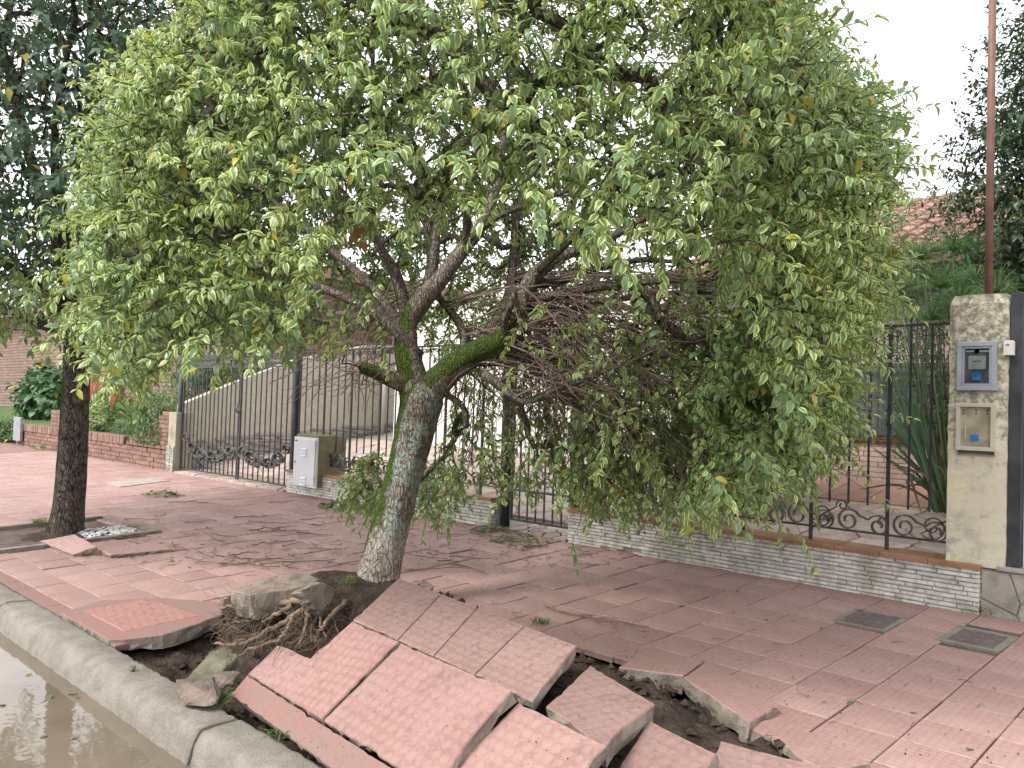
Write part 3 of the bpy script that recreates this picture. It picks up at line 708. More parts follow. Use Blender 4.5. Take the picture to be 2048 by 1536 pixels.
# ------------------------------------------------------------------ yard, crazy paving
def zyard(y): return .195+.155*(y-6.74) if y > 6.74 else gz(y)
def voronoi_cells(x0, x1, y0, y1, n, seed):
    rr = random.Random(seed); pts = []
    while len(pts) < n:
        c = max(((rr.uniform(x0, x1), rr.uniform(y0, y1)) for _ in range(6)), key=lambda p: min([9]+[(p[0]-q[0])**2+(p[1]-q[1])**2 for q in pts]))
        pts.append(c)
    cells = []
    for p in pts:
        poly = [(x0,y0),(x1,y0),(x1,y1),(x0,y1)]
        for q in pts:
            if q is p: continue
            mx, my = (p[0]+q[0])/2, (p[1]+q[1])/2; nx_, ny_ = q[0]-p[0], q[1]-p[1]; out = []
            for i in range(len(poly)):
                a, c = poly[i], poly[(i+1) % len(poly)]
                da = (a[0]-mx)*nx_+(a[1]-my)*ny_; dc = (c[0]-mx)*nx_+(c[1]-my)*ny_
                if da <= 0: out.append(a)
                if da*dc < 0: t = da/(da-dc); out.append((a[0]+(c[0]-a[0])*t, a[1]+(c[1]-a[1])*t))
            poly = out
            if len(poly) < 3: break
        if len(poly) >= 3: cells.append((p, poly))
    return cells
def crazy(parent, x0, x1, y0, y1, n, seed, to3, mat, gap=.012, th=.03, name='stone'):
    rr = random.Random(seed)
    for p, poly in voronoi_cells(x0, x1, y0, y1, n, seed):
        sh = []
        for q in poly:
            d = math.hypot(q[0]-p[0], q[1]-p[1]); k = max(.3, 1-gap/max(d, .01)); sh.append((p[0]+(q[0]-p[0])*k, p[1]+(q[1]-p[1])*k))
        h = rr.uniform(-.004, .006); m = len(sh)
        top = [to3(a*1., b_*1., h) for a, b_ in [(p[0]+(q[0]-p[0])*.965, p[1]+(q[1]-p[1])*.965) for q in sh]]; mid = [to3(a, b_, h-.008) for a, b_ in sh]; bot = [to3(a, b_, -th) for a, b_ in sh]
        b = MB(); b.v = [tuple(v) for v in top+mid+bot]; b.f = [list(range(m))]; b.m = [0]; b.sm = [False]
        for r in range(2):
            for i in range(m): j = (i+1) % m; b.f.append([r*m+j, r*m+i, (r+1)*m+i, (r+1)*m+j]); b.m.append(0); b.sm.append(False)
        b.build(name, mat, parent)
drive = thing('crazy_paved_drive', None, None); tag(drive, kind='structure')
crazy(drive, -14.35, -10.75, 6.45, 7.1, 34, 5, lambda x, y, h: (x, y, gz(y)+.022+h), M['drivestone'])
crazy(drive, -6.25, -5.4, 6.45, 7.0, 14, 6, lambda x, y, h: (x, y, gz(y)+.022+h), M['drivestone'])
yard = tag(MB().add([(-14.75,6.72,gz(6.7)-.02),(8,6.72,gz(6.7)-.02),(8,7.0,zyard(7.)-.02),(8,14,zyard(14)-.02),(-14.75,14,zyard(14)-.02),(-14.75,7.0,zyard(7.)-.02)], [(0,1,2,5),(5,2,3,4)]).build('yard_bed', M['wmortar']), kind='structure')
ypav = thing('yard_paving', None, None); tag(ypav, kind='structure')
crazy(ypav, -14.7, -6.0, 7.1, 10.4, 110, 8, lambda x, y, h: (x, y, zyard(y)+.012+h), M['drivestone'], .014)
crazy(ypav, -6.0, -.2, 7.1, 9.3, 80, 9, lambda x, y, h: (x, y, zyard(y)+.012+h), M['drivestone'], .014)
M['yard_red'] = simple('dull_red_border', (0.247, 0.143, 0.109), (0.300, 0.188, 0.150), .7, 6, 60, .3, .003, var=.08)
for i in range(12):
    x0 = -6+i*.49; o = MB().prism([(x0, 9.32, zyard(9.32)+.02), (x0+.48, 9.32, zyard(9.32)+.02), (x0+.48, 10.3, zyard(10.3)+.02), (x0, 10.3, zyard(10.3)+.02)], (0, 0, -.05)).build('red_border_tile', M['yard_red'], ypav)

# ------------------------------------------------------------------ low walls with slim bricks
def low_wall(name, label, x0, x1, yf, yb, z0, ztop, courses, blen, seed, gaps=()):
    t = thing(name, label, 'wall', ((x0+x1)/2, yf, z0)); inv = Matrix.Translation((-(x0+x1)/2, -yf, -z0))
    def add(mb, nm, mat): o = mb.build(nm, mat, t); o.matrix_parent_inverse = inv; return o
    add(MB().box(x0+.01, x1-.01, yf+.02, yb, z0-.05, ztop-.035), 'core', M['wmortar'])
    rr = random.Random(seed); ch = (ztop-.035-z0)/courses; kinds = {}
    for c in range(courses):
        x = x0-rr.uniform(0, blen*.8)
        while x < x1:
            L = blen*rr.uniform(.75, 1.3); a, e = max(x, x0), min(x+L, x1); x += L
            if e-a < .03: continue
            if any(g[0] < (a+e)/2 < g[1] and c == g[2] for g in gaps): continue
            pr = rr.uniform(-.006, .008); z = z0+c*ch
            b = MB(); ys = yf+pr; g = .002
            vs = []
            for (yy, i) in ((yf+.05, 0), (ys+.006, 0), (ys, .004)):
                vs += [(a+g+i, yy, z+.002+i), (e-g-i, yy, z+.002+i+rr.uniform(-.001, .002)), (e-g-i, yy, z+ch-.002-i+rr.uniform(-.002, .001)), (a+g+i, yy, z+ch-.002-i)]
            fs = [(0,1,2,3),(11,10,9,8)]
            fs = [(3,2,1,0),(8,9,10,11)]
            for k in (0, 4):
                for j in range(4): fs.append((k+j, k+(j+1) % 4, k+4+(j+1) % 4, k+4+j))
            b.add(vs, fs); add(b, 'brick', M['wbrick'])
    # end bricks facing right
    for c in range(courses):
        z = z0+c*ch
        for (a, e) in ((yf+.055, (yf+yb)/2-.004), ((yf+yb)/2+.002, yb-.004)):
            add(MB().box(x1-.012, x1+rr.uniform(0, .008), a, e, z+.004, z+ch-.003), 'brick', M['wbrick'])
    n = max(1, int((x1-x0)/.33)); 
    for k in range(n):
        a = x0-.012+(x1-x0+.024)*k/n; e = x0-.012+(x1-x0+.024)*(k+1)/n
        add(MB().bbox(a+.002, e-.002, yf-.022, yb+.02, ztop-.034+rr.uniform(-.001, .001), ztop+rr.uniform(-.002, .002), .004), 'coping_tile', M['coping'])
    return t
low_wall('low_brick_wall', 'low whitewashed slim-brick wall with orange coping, left of the meter pillar', -5.375, -1.66, 6.46, 6.74, .17, .525, 10, .23, 21, gaps=((-4.75, -4.5, 1), (-4.75, -4.5, 0)))
low_wall('low_brick_wall', 'low grey slim-brick wall under the fence behind the leaning trunk', -10.72, -6.5, 6.49, 6.74, .15, .515, 9, .23, 22)

# ------------------------------------------------------------------ wrought iron
YF = 6.61
def spiral(cx, cz, R, a0, turns, sgn, n=22, rin=.28):
    out = []
    for i in range(n+1):
        t = i/n; a = a0+sgn*2*math.pi*turns*t; r = R*(1-(1-rin)*t); out.append((cx+r*math.cos(a), YF, cz+r*math.sin(a)))
    return out
def scroll(parent, A, B_, name='scroll', r=.0075, y=0, flat=None, mat=None):
    """strip rolled up at both ends; A and B_ = (cx, cz, R, start angle, turns, sense)"""
    pts = spiral(*A)[::-1]+spiral(*B_)
    pts = [(p[0], p[1]+y, p[2]) for p in pts]
    o = MB().tube(pts, r, 4, smooth=False).build(name, mat or M['iron_worn'], parent); return o
def ribbon(parent, A, B_, t=.005, dpt=.022, name='scroll', mat=None, sx=1.):
    pts = [Vector((A[0]+(p[0]-A[0])*sx, p[1], p[2])) for p in spiral(*A)[::-1]]+[Vector((B_[0]+(p[0]-B_[0])*sx, p[1], p[2])) for p in spiral(*B_)]; k = len(pts); b = MB()
    for i, p in enumerate(pts):
        tg = (pts[min(i+1, k-1)]-pts[max(i-1, 0)]).normalized(); nn = Vector((-tg.z, 0, tg.x)); q = Vector((0, dpt, 0))
        b.v += [tuple(p+nn*t-q), tuple(p+nn*t+q), tuple(p-nn*t+q), tuple(p-nn*t-q)]
    for i in range(k-1):
        for j in range(4): b.f.append([i*4+j, i*4+(j+1) % 4, i*4+4+(j+1) % 4, i*4+4+j]); b.m.append(0); b.sm.append(False)
    return b.build(name, mat or M['iron_worn'], parent)
def bar(parent, x, z0, z1, r=.0075, name='bar', y=0, n=4, mat=None):
    return MB().tube([(x, YF+y, z0), (x, YF+y, z1)], r*1.3, n, smooth=False).build(name, mat or M['iron'], parent)
def rail(parent, x0, x1, z, w=.012, h=.012, name='rail', y=0, z1=None):
    b = MB().box(x0, x1, YF-w+y, YF+w+y, z-h, z+h)
    if z1 is not None:
        for i in (1, 2, 5, 6): v = b.v[i]; b.v[i] = (v[0], v[1], v[2]+z1-z)
    return b.build(name, M['iron'], parent)
def flower(parent, x, z, r=.055):
    b = MB()
    for k in range(8):
        a = k*math.pi/4; b.tube([(x, YF-.025, z), (x+r*.6*math.cos(a), YF-.04, z+r*.6*math.sin(a)), (x+r*math.cos(a), YF-.025, z+r*math.sin(a))], [.012, .016, .007], 5)
    b.tube([(x, YF-.05, z), (x, YF-.02, z)], [.016, .02], 8); return b.build('rosette', M['iron_worn'], parent)
def post(x, z0, z1, label, w=.056, finial=True):
    t = thing('gate_post', label, 'post', (x, YF, z0), 'iron posts of the fence')
    MB().tube([(0, 0, -.03), (0, 0, z1-z0)], w, 16).build('shaft', M['black_post'], t)
    if finial:
        MB().lathe((0, 0, z1-z0), [(w*1.05, -.02), (w*1.25, 0), (w*1.25, .015), (w*.7, .025), (w*1.0, .05), (w*1.15, .075), (w*.8, .11), (w*.35, .125), (w*.45, .14), (w*.3, .16), (.004, .175)], 16).build('finial', M['black_post'], t)
    return t
post(-14.52, .18, 2.44, 'tall black post with ball finial at the left gate edge')
post(-10.72, .18, 2.50, 'black gate post behind the white utility cabinet')
post(-6.40, .19, 2.38, 'black post at the right end of the grey low wall')
post(-5.40, .19, 2.38, 'black post at the left end of the whitewashed wall', .05)

def gate_leaf(label, x0, x1, zb0, zb1, ztop, flip):
    t = thing('gate_leaf', label, 'gate', (0, 0, 0), 'leaves of the wrought iron drive gate')
    W = x1-x0; zb = lambda x: zb0+(zb1-zb0)*(x-x0)/W
    rail(t, x0, x1, ztop); rail(t, x0, x1, ztop-.20); rail(t, x0, x1, zb0, z1=zb1)
    for x in (x0, x1): bar(t, x, zb(x)-.03, ztop+.03, .016, 'stile')
    n = int(round(W/.148))
    for k in range(1, n): x = x0+W*k/n; bar(t, x, zb(x), ztop-.20, .009)
    m = int(round(W/.148))
    for k in range(m):
        x = x0+W*(k+.5)/m; R = .034
        scroll(t, (x-.036, ztop-.055, R, 0, 1.1, 1), (x+.036, ztop-.055, R, math.pi, 1.1, -1), r=.010)
        scroll(t, (x-.036, ztop-.145, R, 0, 1.1, -1), (x+.036, ztop-.145, R, math.pi, 1.1, 1), r=.010)
    # flowing wave of scrolls across the foot
    cs = [(.16, .80, .075), (.42, .64, .10), (.80, .56, .085), (1.16, .55, .085), (1.50, .60, .11), (1.80, .66, .11)]
    cs = [(x0+a*W/2.0 if not flip else x1-a*W/2.0, z, r_) for a, z, r_ in cs]; cs.sort()
    for k in range(len(cs)-1):
        A_, B2_ = cs[k], cs[k+1]; sg_ = 1 if k % 2 == 0 else -1
        ribbon(t, (A_[0]+.02, A_[1], A_[2], math.pi*.5*sg_, 1.15, sg_), (B2_[0]-.02, B2_[1], B2_[2], math.pi*(1-.5*sg_) if sg_ < 0 else -math.pi*.5, 1.15, sg_), .008, .03, sx=1.75)
    flower(t, x1 if not flip else x0+.0, 1.36, .075)
    return t
gate_leaf('left leaf of the wrought iron drive gate with scroll band', -14.42, -12.42, .26, .26, 2.235, False)
gate_leaf('right leaf of the wrought iron drive gate beside the utility cabinet', -12.37, -10.82, .26, .25, 2.225, True)

def panel(label, x0, x1, z0, zt, pitch, kind):
    t = thing('fence_panel', label, 'fence', (0, 0, 0))
    W = x1-x0; n = int(round(W/pitch))
    rail(t, x0, x1, zt, .012, .010); rail(t, x0, x1, z0+.11, .010, .008)
    for k in range(n+1):
        x = x0+W*k/n; thick = k % 4 == 0
        bar(t, x, z0 if thick else z0+.32, zt+(.0 if thick else .0), .013 if thick else .0075, 'bar')
        if kind == 'R' and k < n:
            xm = x+W/n/2
            if k % 2 == 0:
                scroll(t, (x+.046, zt-.055, .042, math.pi*.5, 1.2, 1), (x+.050, zt-.24, .040, math.pi*1.5, 1.2, -1), r=.007)
                scroll(t, (x+2*W/n-.046, zt-.055, .042, math.pi*.5, 1.2, -1), (x+2*W/n-.050, zt-.24, .040, math.pi*1.5, 1.2, 1), r=.007)
                f = MB(); f.tube([(x+W/n, YF, zt), (x+W/n, YF, zt+.15)], [.009, .003], 5)
                for s in (-1, 1): f.tube([(x+W/n, YF, zt+.02), (x+W/n+s*.03, YF, zt+.06), (x+W/n+s*.045, YF, zt+.045), (x+W/n+s*.038, YF, zt+.03)], .005, 4)
                f.build('finial', M['iron'], t)
        if kind == 'L' and k < n:
            x2 = x+W/n/2
            scroll(t, (x2-.036, zt-.055, .034, 0, 1.1, 1), (x2+.036, zt-.055, .034, math.pi, 1.1, -1), r=.006)
    k = 0; x = x0+.08
    while x < x1-.30:
        s = 1 if k % 2 == 0 else -1
        ribbon(t, (x+.10, z0+.19, .095, math.pi*.15, 1.5, 1), (x+.33, z0+.17, .085, math.pi*.85, 1.5, -1), .005, .016)
        if k % 2: scroll(t, (x+.30, z0+.21, .10, math.pi*1.2, 1.4, 1), (x+.47, z0+.30, .05, math.pi*1.1, 1.2, -1), r=.008)
        x += .42; k += 1
    return t
panel('wrought iron fence panel with scrolls on the whitewashed wall, left of the pillar', -5.33, -1.885, .525, 2.235, .149, 'R')
panel('wrought iron fence panel behind the leaning trunk and utility cabinet', -10.64, -6.48, .515, 2.23, .16, 'L')
gt = thing('pedestrian_gate', 'narrow iron pedestrian gate between the two low walls', 'gate', (0, 0, 0))
for z in (.30, .62, 2.2, 1.95): rail(gt, -6.31, -5.47, z)
for k in range(8): bar(gt, -6.31+.12*k, .30, 2.2, .016 if k in (0, 7) else .008, 'bar')
for k in range(3):
    x = -6.2+k*.28; scroll(gt, (x, .72, .06, 0, 1.3, 1), (x+.13, .72, .06, math.pi, 1.3, -1), r=.008); scroll(gt, (x, 2.07, .05, 0, 1.3, 1), (x+.12, 2.07, .05, math.pi, 1.3, -1), r=.007)

# ------------------------------------------------------------------ utility cabinet
cb = thing('utility_cabinet', 'white louvred metal utility door on a mossy concrete box', 'cabinet', (-10.06, 6.4, .2))
def sub(mb, nm, mat, t): o = mb.build(nm, mat, t); o.matrix_parent_inverse = t.matrix_basis.inverted(); return o
sub(MB().bbox(-10.345, -9.80, 6.40, 6.86, .34, 1.05, .018), 'concrete_box', M['olive'], cb)
sub(MB().bbox(-10.36, -9.785, 6.375, 6.40, .325, 1.01, .004), 'door_frame', M['white_metal'], cb)
dr = sub(MB().bbox(-10.335, -9.81, 6.358, 6.377, .355, .985, .006), 'door', M['white_metal'], cb)
def sub2(mb, nm, mat, p): return mb.build(nm, mat, p)
for zc in (.86, .46):
    for k in range(3):
        z = zc-k*.045
        sub2(MB().add([(-10.14,6.357,z),(-10.0,6.357,z),(-10.0,6.340,z-.022),(-10.14,6.340,z-.022),(-10.0,6.357,z-.026),(-10.14,6.357,z-.026)], [(0,3,2,1),(3,5,4,2),(0,5,3),(1,2,4)]), 'louvre', M['white_metal'], dr)
sub2(MB().tube([(-10.29, 6.358, .66), (-10.29, 6.348, .66)], .012, 10), 'lock', M['meter_dark'], dr)
for z in (.90, .44): sub2(MB().tube([(-9.80, 6.352, z), (-9.80, 6.352, z+.07)], .008, 8), 'hinge', M['white_metal'], dr)
sub2(MB().bbox(-10.32, -10.25, 6.3555, 6.358, .945, .965, .001), 'small_label', M['rust_pipe'], dr)
sub(MB().tube([(-9.79, 6.6, .80), (-9.60, 6.62, .60), (-9.40, 6.62, .585)], .016, 6), 'bracket', M['iron_worn'], cb)

# ------------------------------------------------------------------ meter pillar, mast, neighbour's right-hand wall
pl = thing('meter_pillar', 'weathered cream rendered pillar holding two meter boxes', 'pillar', (-1.69, 6.6, .2))
b = MB()
xs = np.linspace(-1.885, -1.508, 7); zs2 = np.linspace(.48, 2.42, 34); rr = random.Random(4)
def pbox(b, x0, x1, y0, y1, z0, z1, n):
    L = 4
    for i in range(n+1):
        z = z0+(z1-z0)*i/n; c = .02 if i == n else 0.; j = lambda: rr.uniform(-.0035, .0035)
        zz = z-(.0 if i < n else 0)
        b.v += [(x0+c+j(),y0+c+j(),zz),((x0+x1)/2,y0+c+j(),zz+(.006 if i == n else 0)),(x1-c+j(),y0+c+j(),zz),(x1-c+j(),y1-c,zz),(x0+c+j(),y1-c,zz)]
    k = 5
    for i in range(n):
        for q in range(k): b.f.append([i*k+q, i*k+(q+1) % k, (i+1)*k+(q+1) % k, (i+1)*k+q]); b.m.append(0); b.sm.append(False)
    b.f.append([n*k+q for q in range(k)]); b.m.append(0); b.sm.append(False)
pbox(b, -1.885, -1.512, 6.50, 6.90, .51, 2.42, 30)
sub(b, 'shaft', M['pillar'], pl)
mb_ = thing('meter_box', 'blue-grey framed electricity meter box with a glazed window, upper on the pillar', 'meter box', (-1.70, 6.5, 1.915))
def mk(x0, x1, y0, y1, z0, z1, bv=.003): return MB().bbox(x0, x1, y0, y1, z0, z1, bv)
def framebox(t, x0, x1, z0, z1, fw, y0, y1, mat, nm='frame'):
    b = MB()
    for (a, c, d, e) in ((x0, x1, z0, z0+fw), (x0, x1, z1-fw, z1), (x0, x0+fw, z0+fw, z1-fw), (x1-fw, x1, z0+fw, z1-fw)): b.bbox(a, c, y0, y1, d, e, .004)
    return sub(b, nm, mat, t)
framebox(mb_, -1.826, -1.574, 1.742, 2.085, .032, 6.468, 6.51, M['grey_plastic'])
framebox(mb_, -1.792, -1.608, 1.776, 2.051, .014, 6.475, 6.51, M['grey_plastic'], 'inner_frame')
sub(mk(-1.778, -1.622, 6.492, 6.505, 1.790, 2.037), 'back_plate', M['meter_dark'], mb_)
sub(mk(-1.755, -1.645, 6.482, 6.493, 1.89, 1.985), 'meter_body', M['meter_grey'], mb_)
sub(mk(-1.730, -1.672, 6.480, 6.483, 1.943, 1.950, .0005), 'dial_slot', M['meter_dark'], mb_)
sub(mk(-1.775, -1.625, 6.484, 6.493, 2.012, 2.024), 'top_bar', M['meter_grey'], mb_)
sub(MB().tube([(-1.70, 6.489, 2.018), (-1.70, 6.474, 2.018)], .016, 12), 'green_seal', M['green_seal'], mb_)
sk = sub(mk(-1.728, -1.672, 6.476, 6.479, 1.812, 1.862, .0005), 'blue_sticker', M['blue_sticker'], mb_)
for z, a in ((1.850, .040), (1.836, .018)):
    o = mk(-1.722, -1.722+a, 6.475, 6.4762, z, z+.005, .0002).build('print_line', M['sticker_ink'], sk)
gm = NT('meter_glass'); gm.b.inputs['Transmission Weight'].default_value = 1; gm.b.inputs['IOR'].default_value = 1.1
M['glass'] = gm.done((.85, .88, .88), .12, None, .5)
sub(MB().add([(-1.778,6.474,1.79),(-1.622,6.474,1.79),(-1.622,6.474,2.037),(-1.778,6.474,2.037)], [(0,1,2,3)]), 'glass_pane', M['glass'], mb_)
mc = thing('meter_box', 'cream plastic meter box with a loose cracked lower frame, below the grey one', 'meter box', (-1.70, 6.5, 1.48))
fr = framebox(mc, -1.824, -1.578, 1.318, 1.650, .026, 6.462, 6.51, M['cream_plastic'])
sub(mk(-1.799, -1.603, 6.488, 6.505, 1.345, 1.624), 'back_plate', M['dull_panel'], mc)
sk = sub(mk(-1.735, -1.683, 6.484, 6.4885, 1.385, 1.428, .0005), 'blue_sticker', M['blue_sticker'], mc)
for x in (-1.78, -1.70, -1.63):
    for z in (1.60, 1.578): sub(MB().tube([(x, 6.49, z), (x, 6.482, z)], .006, 8), 'screw', M['meter_dark'], mc)
sub(mk(-1.815, -1.585, 6.485, 6.505, 1.296, 1.316), 'dark_slot', M['meter_dark'], mc)
sub(MB().bbox(-1.822, -1.58, 6.492, 6.51, 1.280, 1.294, .003), 'lower_lip', M['dull_panel'], mc)
sub(mk(-1.77, -1.765, 6.482, 6.4885, 1.40, 1.49, .001), 'scratch_rib', M['cream_plastic'], mc)
db = thing('doorbell_box', 'small white plastic bell box on the pillar corner', 'doorbell', (-1.49, 6.5, 2.03))
sub(mk(-1.530, -1.470, 6.455, 6.500, 1.985, 2.085, .006), 'case', M['white_plastic'], db)
for x in (-1.51, -1.50): sub(MB().tube([(x, 6.4555, 2.055), (x, 6.4515, 2.055)], .005, 8), 'button', M['meter_dark'], db)
tag(MB().tube([(-1.670, 6.62, 2.40), (-1.672, 6.62, 3.6), (-1.678, 6.62, 5.6)], .026, 14).build('service_mast', M['rust_pipe']), 'rust-brown metal service pipe rising from the meter pillar', 'pipe')
tag(MB().bbox(-1.506, -1.43, 6.53, 6.62, .53, 2.42, .003).build('black_post', M['black_post']), 'black steel post close against the right side of the meter pillar', 'post')
rw = thing('side_wall', 'pale rendered wall at the right picture edge beyond the black post', 'wall', (-.4, 6.6, .2))
sub(MB().bbox(-1.425, 1.6, 6.60, 6.85, .5, 2.35, .01), 'panel', M['white_wall'], rw)
sub(MB().tube([(-1.36, 6.6, 2.17), (-1.33, 6.54, 2.19), (-1.25, 6.52, 2.22)], .01, 6), 'iron_hook', M['iron'], rw)
sb = thing('stone_plinth', 'crazy-stone plinth under the right wall with a chipped grey cap', 'plinth', (-.4, 6.5, .15))
sub(MB().box(-1.655, 1.6, 6.515, 6.85, .10, .50), 'core', M['wmortar'], sb)
for p, poly in voronoi_cells(-1.655, 1.6, .14, .495, 26, 31):
    sh = [(p[0]+(q[0]-p[0])*.955, p[1]+(q[1]-p[1])*.955) for q in poly]; k = len(sh); b = MB()
    h = random.uniform(0, .008)
    b.prism([(a, 6.506-h, c) for a, c in sh], (0, .03, 0)); sub(b, 'stone', M['stonebase'], sb)
for i in range(5):
    x0 = -1.56+i*.64; sub(MB().bbox(x0, x0+.635, 6.48, 6.9, .505, .535+random.uniform(-.004, .004), .006), 'cap_stone', M['ledge'], sb)

# ------------------------------------------------------------------ rising cream side wall with ledgestone foot, at the left of the yard
cw = thing('cream_side_wall', 'stained cream wall with a rising top behind the drive gate', 'wall', (-14.8, 6.7, .2))
top = [(6.72, 1.38), (7.8, 1.86), (8.98, 2.33), (10.8, 2.78), (13.5, 2.9)]
poly = [(-14.70, 6.72, .1)]+[(-14.70, y, z) for y, z in top]+[(-14.70, 13.5, .9)]
poly = [(-14.70, 6.72, .1), (-14.70, 13.5, .9)]+[(-14.70, y, z) for y, z in top[::-1]]
sub(MB().prism(poly, (-.22, 0, 0)), 'rendered_wall', M['cream'], cw)
rr = random.Random(8)
for c in range(11):
    y = 6.73-rr.uniform(0, .2)
    while y < 12.5:
        L = rr.uniform(.18, .42); a, e = max(y, 6.73), y+L; y += L
        zb = zyard((a+e)/2)-.05+c*.048
        if zb > .72+.075*(a-6.7) or (a > 12.2): continue
        sub(MB().box(-14.69, -14.665+rr.uniform(-.008, .014), a+.004, e-.004, zb+.004, zb+.044), 'ledge_stone', M['ledge'], cw)
tag(MB().tube([(-14.62, 11.15, .85), (-14.62, 11.15, 2.6)], .05, 10).build('downpipe', M['white_plastic']), 'white downpipe on the cream wall behind the fence', 'pipe')

# ------------------------------------------------------------------ house behind the fence
hs_ = thing('house', 'white house with clay tile roof behind the fence', 'house', (-7, 10.5, .7)); HY = 10.35
sub(MB().box(-13.2, -5.1, HY, 16, .5, 3.52), 'white_wall', M['white_wall'], hs_)
sub(MB().box(-5.1, 4, HY+.02, 16, .5, 3.52), 'side_wall', M['siding'], hs_)
rr = random.Random(12)
for c in range(9):
    x = -5.1-rr.uniform(0, .2); z = .70+c*.062
    while x < -.5:
        L = rr.uniform(.24, .34); a, e = max(x, -5.1), min(x+L, -.5); x += L
        if e-a > .04: sub(MB().box(a+.004, e-.004, HY-.025+rr.uniform(-.004, .004), HY+.03, z+.003, z+.058), 'brick', M['ubrick'], hs_)
sub(MB().box(-5.15, -.4, HY-.08, HY+.03, 1.262, 1.31), 'sill', M['coping'], hs_)
for k in range(16): sub(MB().bbox(-5.08, 3.9, HY-.012, HY+.03, 2.17+k*.08, 2.17+k*.08+.074, .004), 'siding_board', M['siding'], hs_)
wn = sub(MB().box(-4.75, -.9, HY-.01, HY+.04, 1.315, 2.16), 'window', M['shutter'], hs_)
for k in range(22):
    o = MB().box(-4.73+k*.175, -4.73+k*.175+.165, HY-.022, HY-.008, 1.33, 2.15).build('shutter_board', M['shutter'], wn)
for k in range(24):
    o = MB().tube([(-4.7+k*.16, HY-.13, 1.36), (-4.7+k*.16, HY-.13, 2.2)], .009, 4, smooth=False).build('grille_bar', M['iron'], wn)
for k in range(12):
    x = -4.6+k*.32; s0 = YF; YF = HY-.13
    o = scroll(wn, (x, 1.40, .05, 0, 1.3, 1), (x+.13, 1.40, .05, math.pi, 1.3, -1), 'grille_scroll', .007); YF = s0
for z in (1.34, 2.18):
    o = MB().box(-4.75, -.9, HY-.14, HY-.12, z-.01, z+.01).build('grille_rail', M['iron'], wn)
# roof: rows of half-round clay tiles on a pitched deck
ra, rb = Vector((0, 9.75, 3.42)), Vector((0, 13.2, 4.86))
rf = sub(MB().prism([(-6.6, ra.y, ra.z-.05), (4.6, ra.y, ra.z-.05), (4.6, rb.y, rb.z-.05), (-6.6, rb.y, rb.z-.05)], (0, .03, -.10)), 'roof', M['rooftile'], hs_)
cnt = 0; rest = MB(); tint = []
cols = int((4.4+6.5)/.21); sv = (rb-ra); sn = sv.normalized(); up = Vector((1, 0, 0)).cross(sn)
def half_tile(mb, x, s0, s1, lift):
    n = 5; vs = []
    for s, w_, l_ in ((s0, .098, lift+.014), (s1, .085, lift)):
        for j in range(n+1):
            a = math.pi*j/n; p = ra+sn*s+up*(math.sin(a)*w_*.62+l_); vs.append((x+math.cos(a)*w_, p.y, p.z))
    mb.add(vs, [(j, j+1, n+2+j, n+1+j) for j in range(n)]+[tuple(range(n, -1, -1))], 0, False)
hts = []
for r in range(11):
    for c in range(cols): hts.append((-6.5+.1+c*.21, r*.335, r*.335+.38))
def tdist(q):
    px, py, d = projn(np.array([[q[0], (ra+sn*q[1]).y, (ra+sn*q[1]).z]])); return 0 if (1700 < px[0] < 2048) else 1
hts.sort(key=tdist)
for k, q in enumerate(hts):
    if k < 290: b = MB(); half_tile(b, *q, .0+random.uniform(0, .008)); o = b.build('roof_tile', M['rooftile'], rf)
    else: n0 = len(rest.v); half_tile(rest, *q, .0); tint += [random.random()]*(len(rest.v)-n0)
o = rest.build('roof_tiles', M['rooftile'], rf); tag(o, kind='stuff')
at = o.data.attributes.new('tint', 'FLOAT', 'POINT'); at.data.foreach_set('value', np.array(tint, np.float32))

# ------------------------------------------------------------------ neighbour on the left: planter wall, garden, brick house
pw = thing('brick_planter_wall', 'low red brick planter wall with upright coping bricks, far left', 'wall', (-19, 6.5, .15))
PX0, PX1 = -23.5, -14.75
sub(MB().box(PX0+.02, PX1-.02, 6.52, 6.72, 0, .52), 'core', M['rmortar'], pw)
rr = random.Random(15)
for c in range(5):
    off_ = (c % 2)*.16; z = .14+c*.082; k = 0; x = PX0-off_
    while x < PX1:
        a, e = max(x, PX0), min(x+.315, PX1); x += .315
        if e-a > .05: sub(MB().box(a+.006, e-.006, 6.50+rr.uniform(-.006, .006), 6.60, z+.006, z+.076), 'brick', M['rbrick'], pw)
n = int((-16.6-PX0)/.105)
for k in range(n):
    x = PX0+k*.105; sub(MB().bbox(x+.005, x+.10, 6.48+rr.uniform(-.006, .006), 6.74, .555, .715+rr.uniform(-.006, .006), .008), 'coping_brick', M['rbrick'], pw)
sub(MB().box(PX0+.02, -16.6, 6.515, 6.72, .50, .56), 'coping_bed', M['rmortar'], pw)
for c in range(9):
    x = -16.6-(c % 2)*.16; z = .56+c*.076
    while x < PX1:
        a, e = max(x, -16.6), min(x+.315, PX1); x += .315
        if e-a > .05 and z < .62+max(0, (a+16.6))*.36: sub(MB().box(a+.006, e-.006, 6.50+rr.uniform(-.006, .006), 6.70, z+.004, z+.072), 'brick', M['rbrick'], pw)
sub(MB().bbox(-14.74, -14.44, 6.50, 6.80, .1, 1.235, .01), 'concrete_end', M['end_render'], pw)
for c in range(10):
    for k in range(2): sub(MB().box(-14.73+k*.145, -14.73+k*.145+.135, 6.475+rr.uniform(-.004, .006), 6.52, .15+c*.05, .15+c*.05+.045), 'ledge_stone', M['ledge'], pw)
tag(MB().bbox(-23.4, -22.85, 6.40, 6.46, .30, .88, .01).build('grey_plaque', M['grey_plaque']), 'grey upright plaque against the end of the planter wall', 'plaque')
ps = thing('brick_stub', 'short stack of brown bricks behind the grey plaque', 'brick stack', (-22, 7.2, .6))
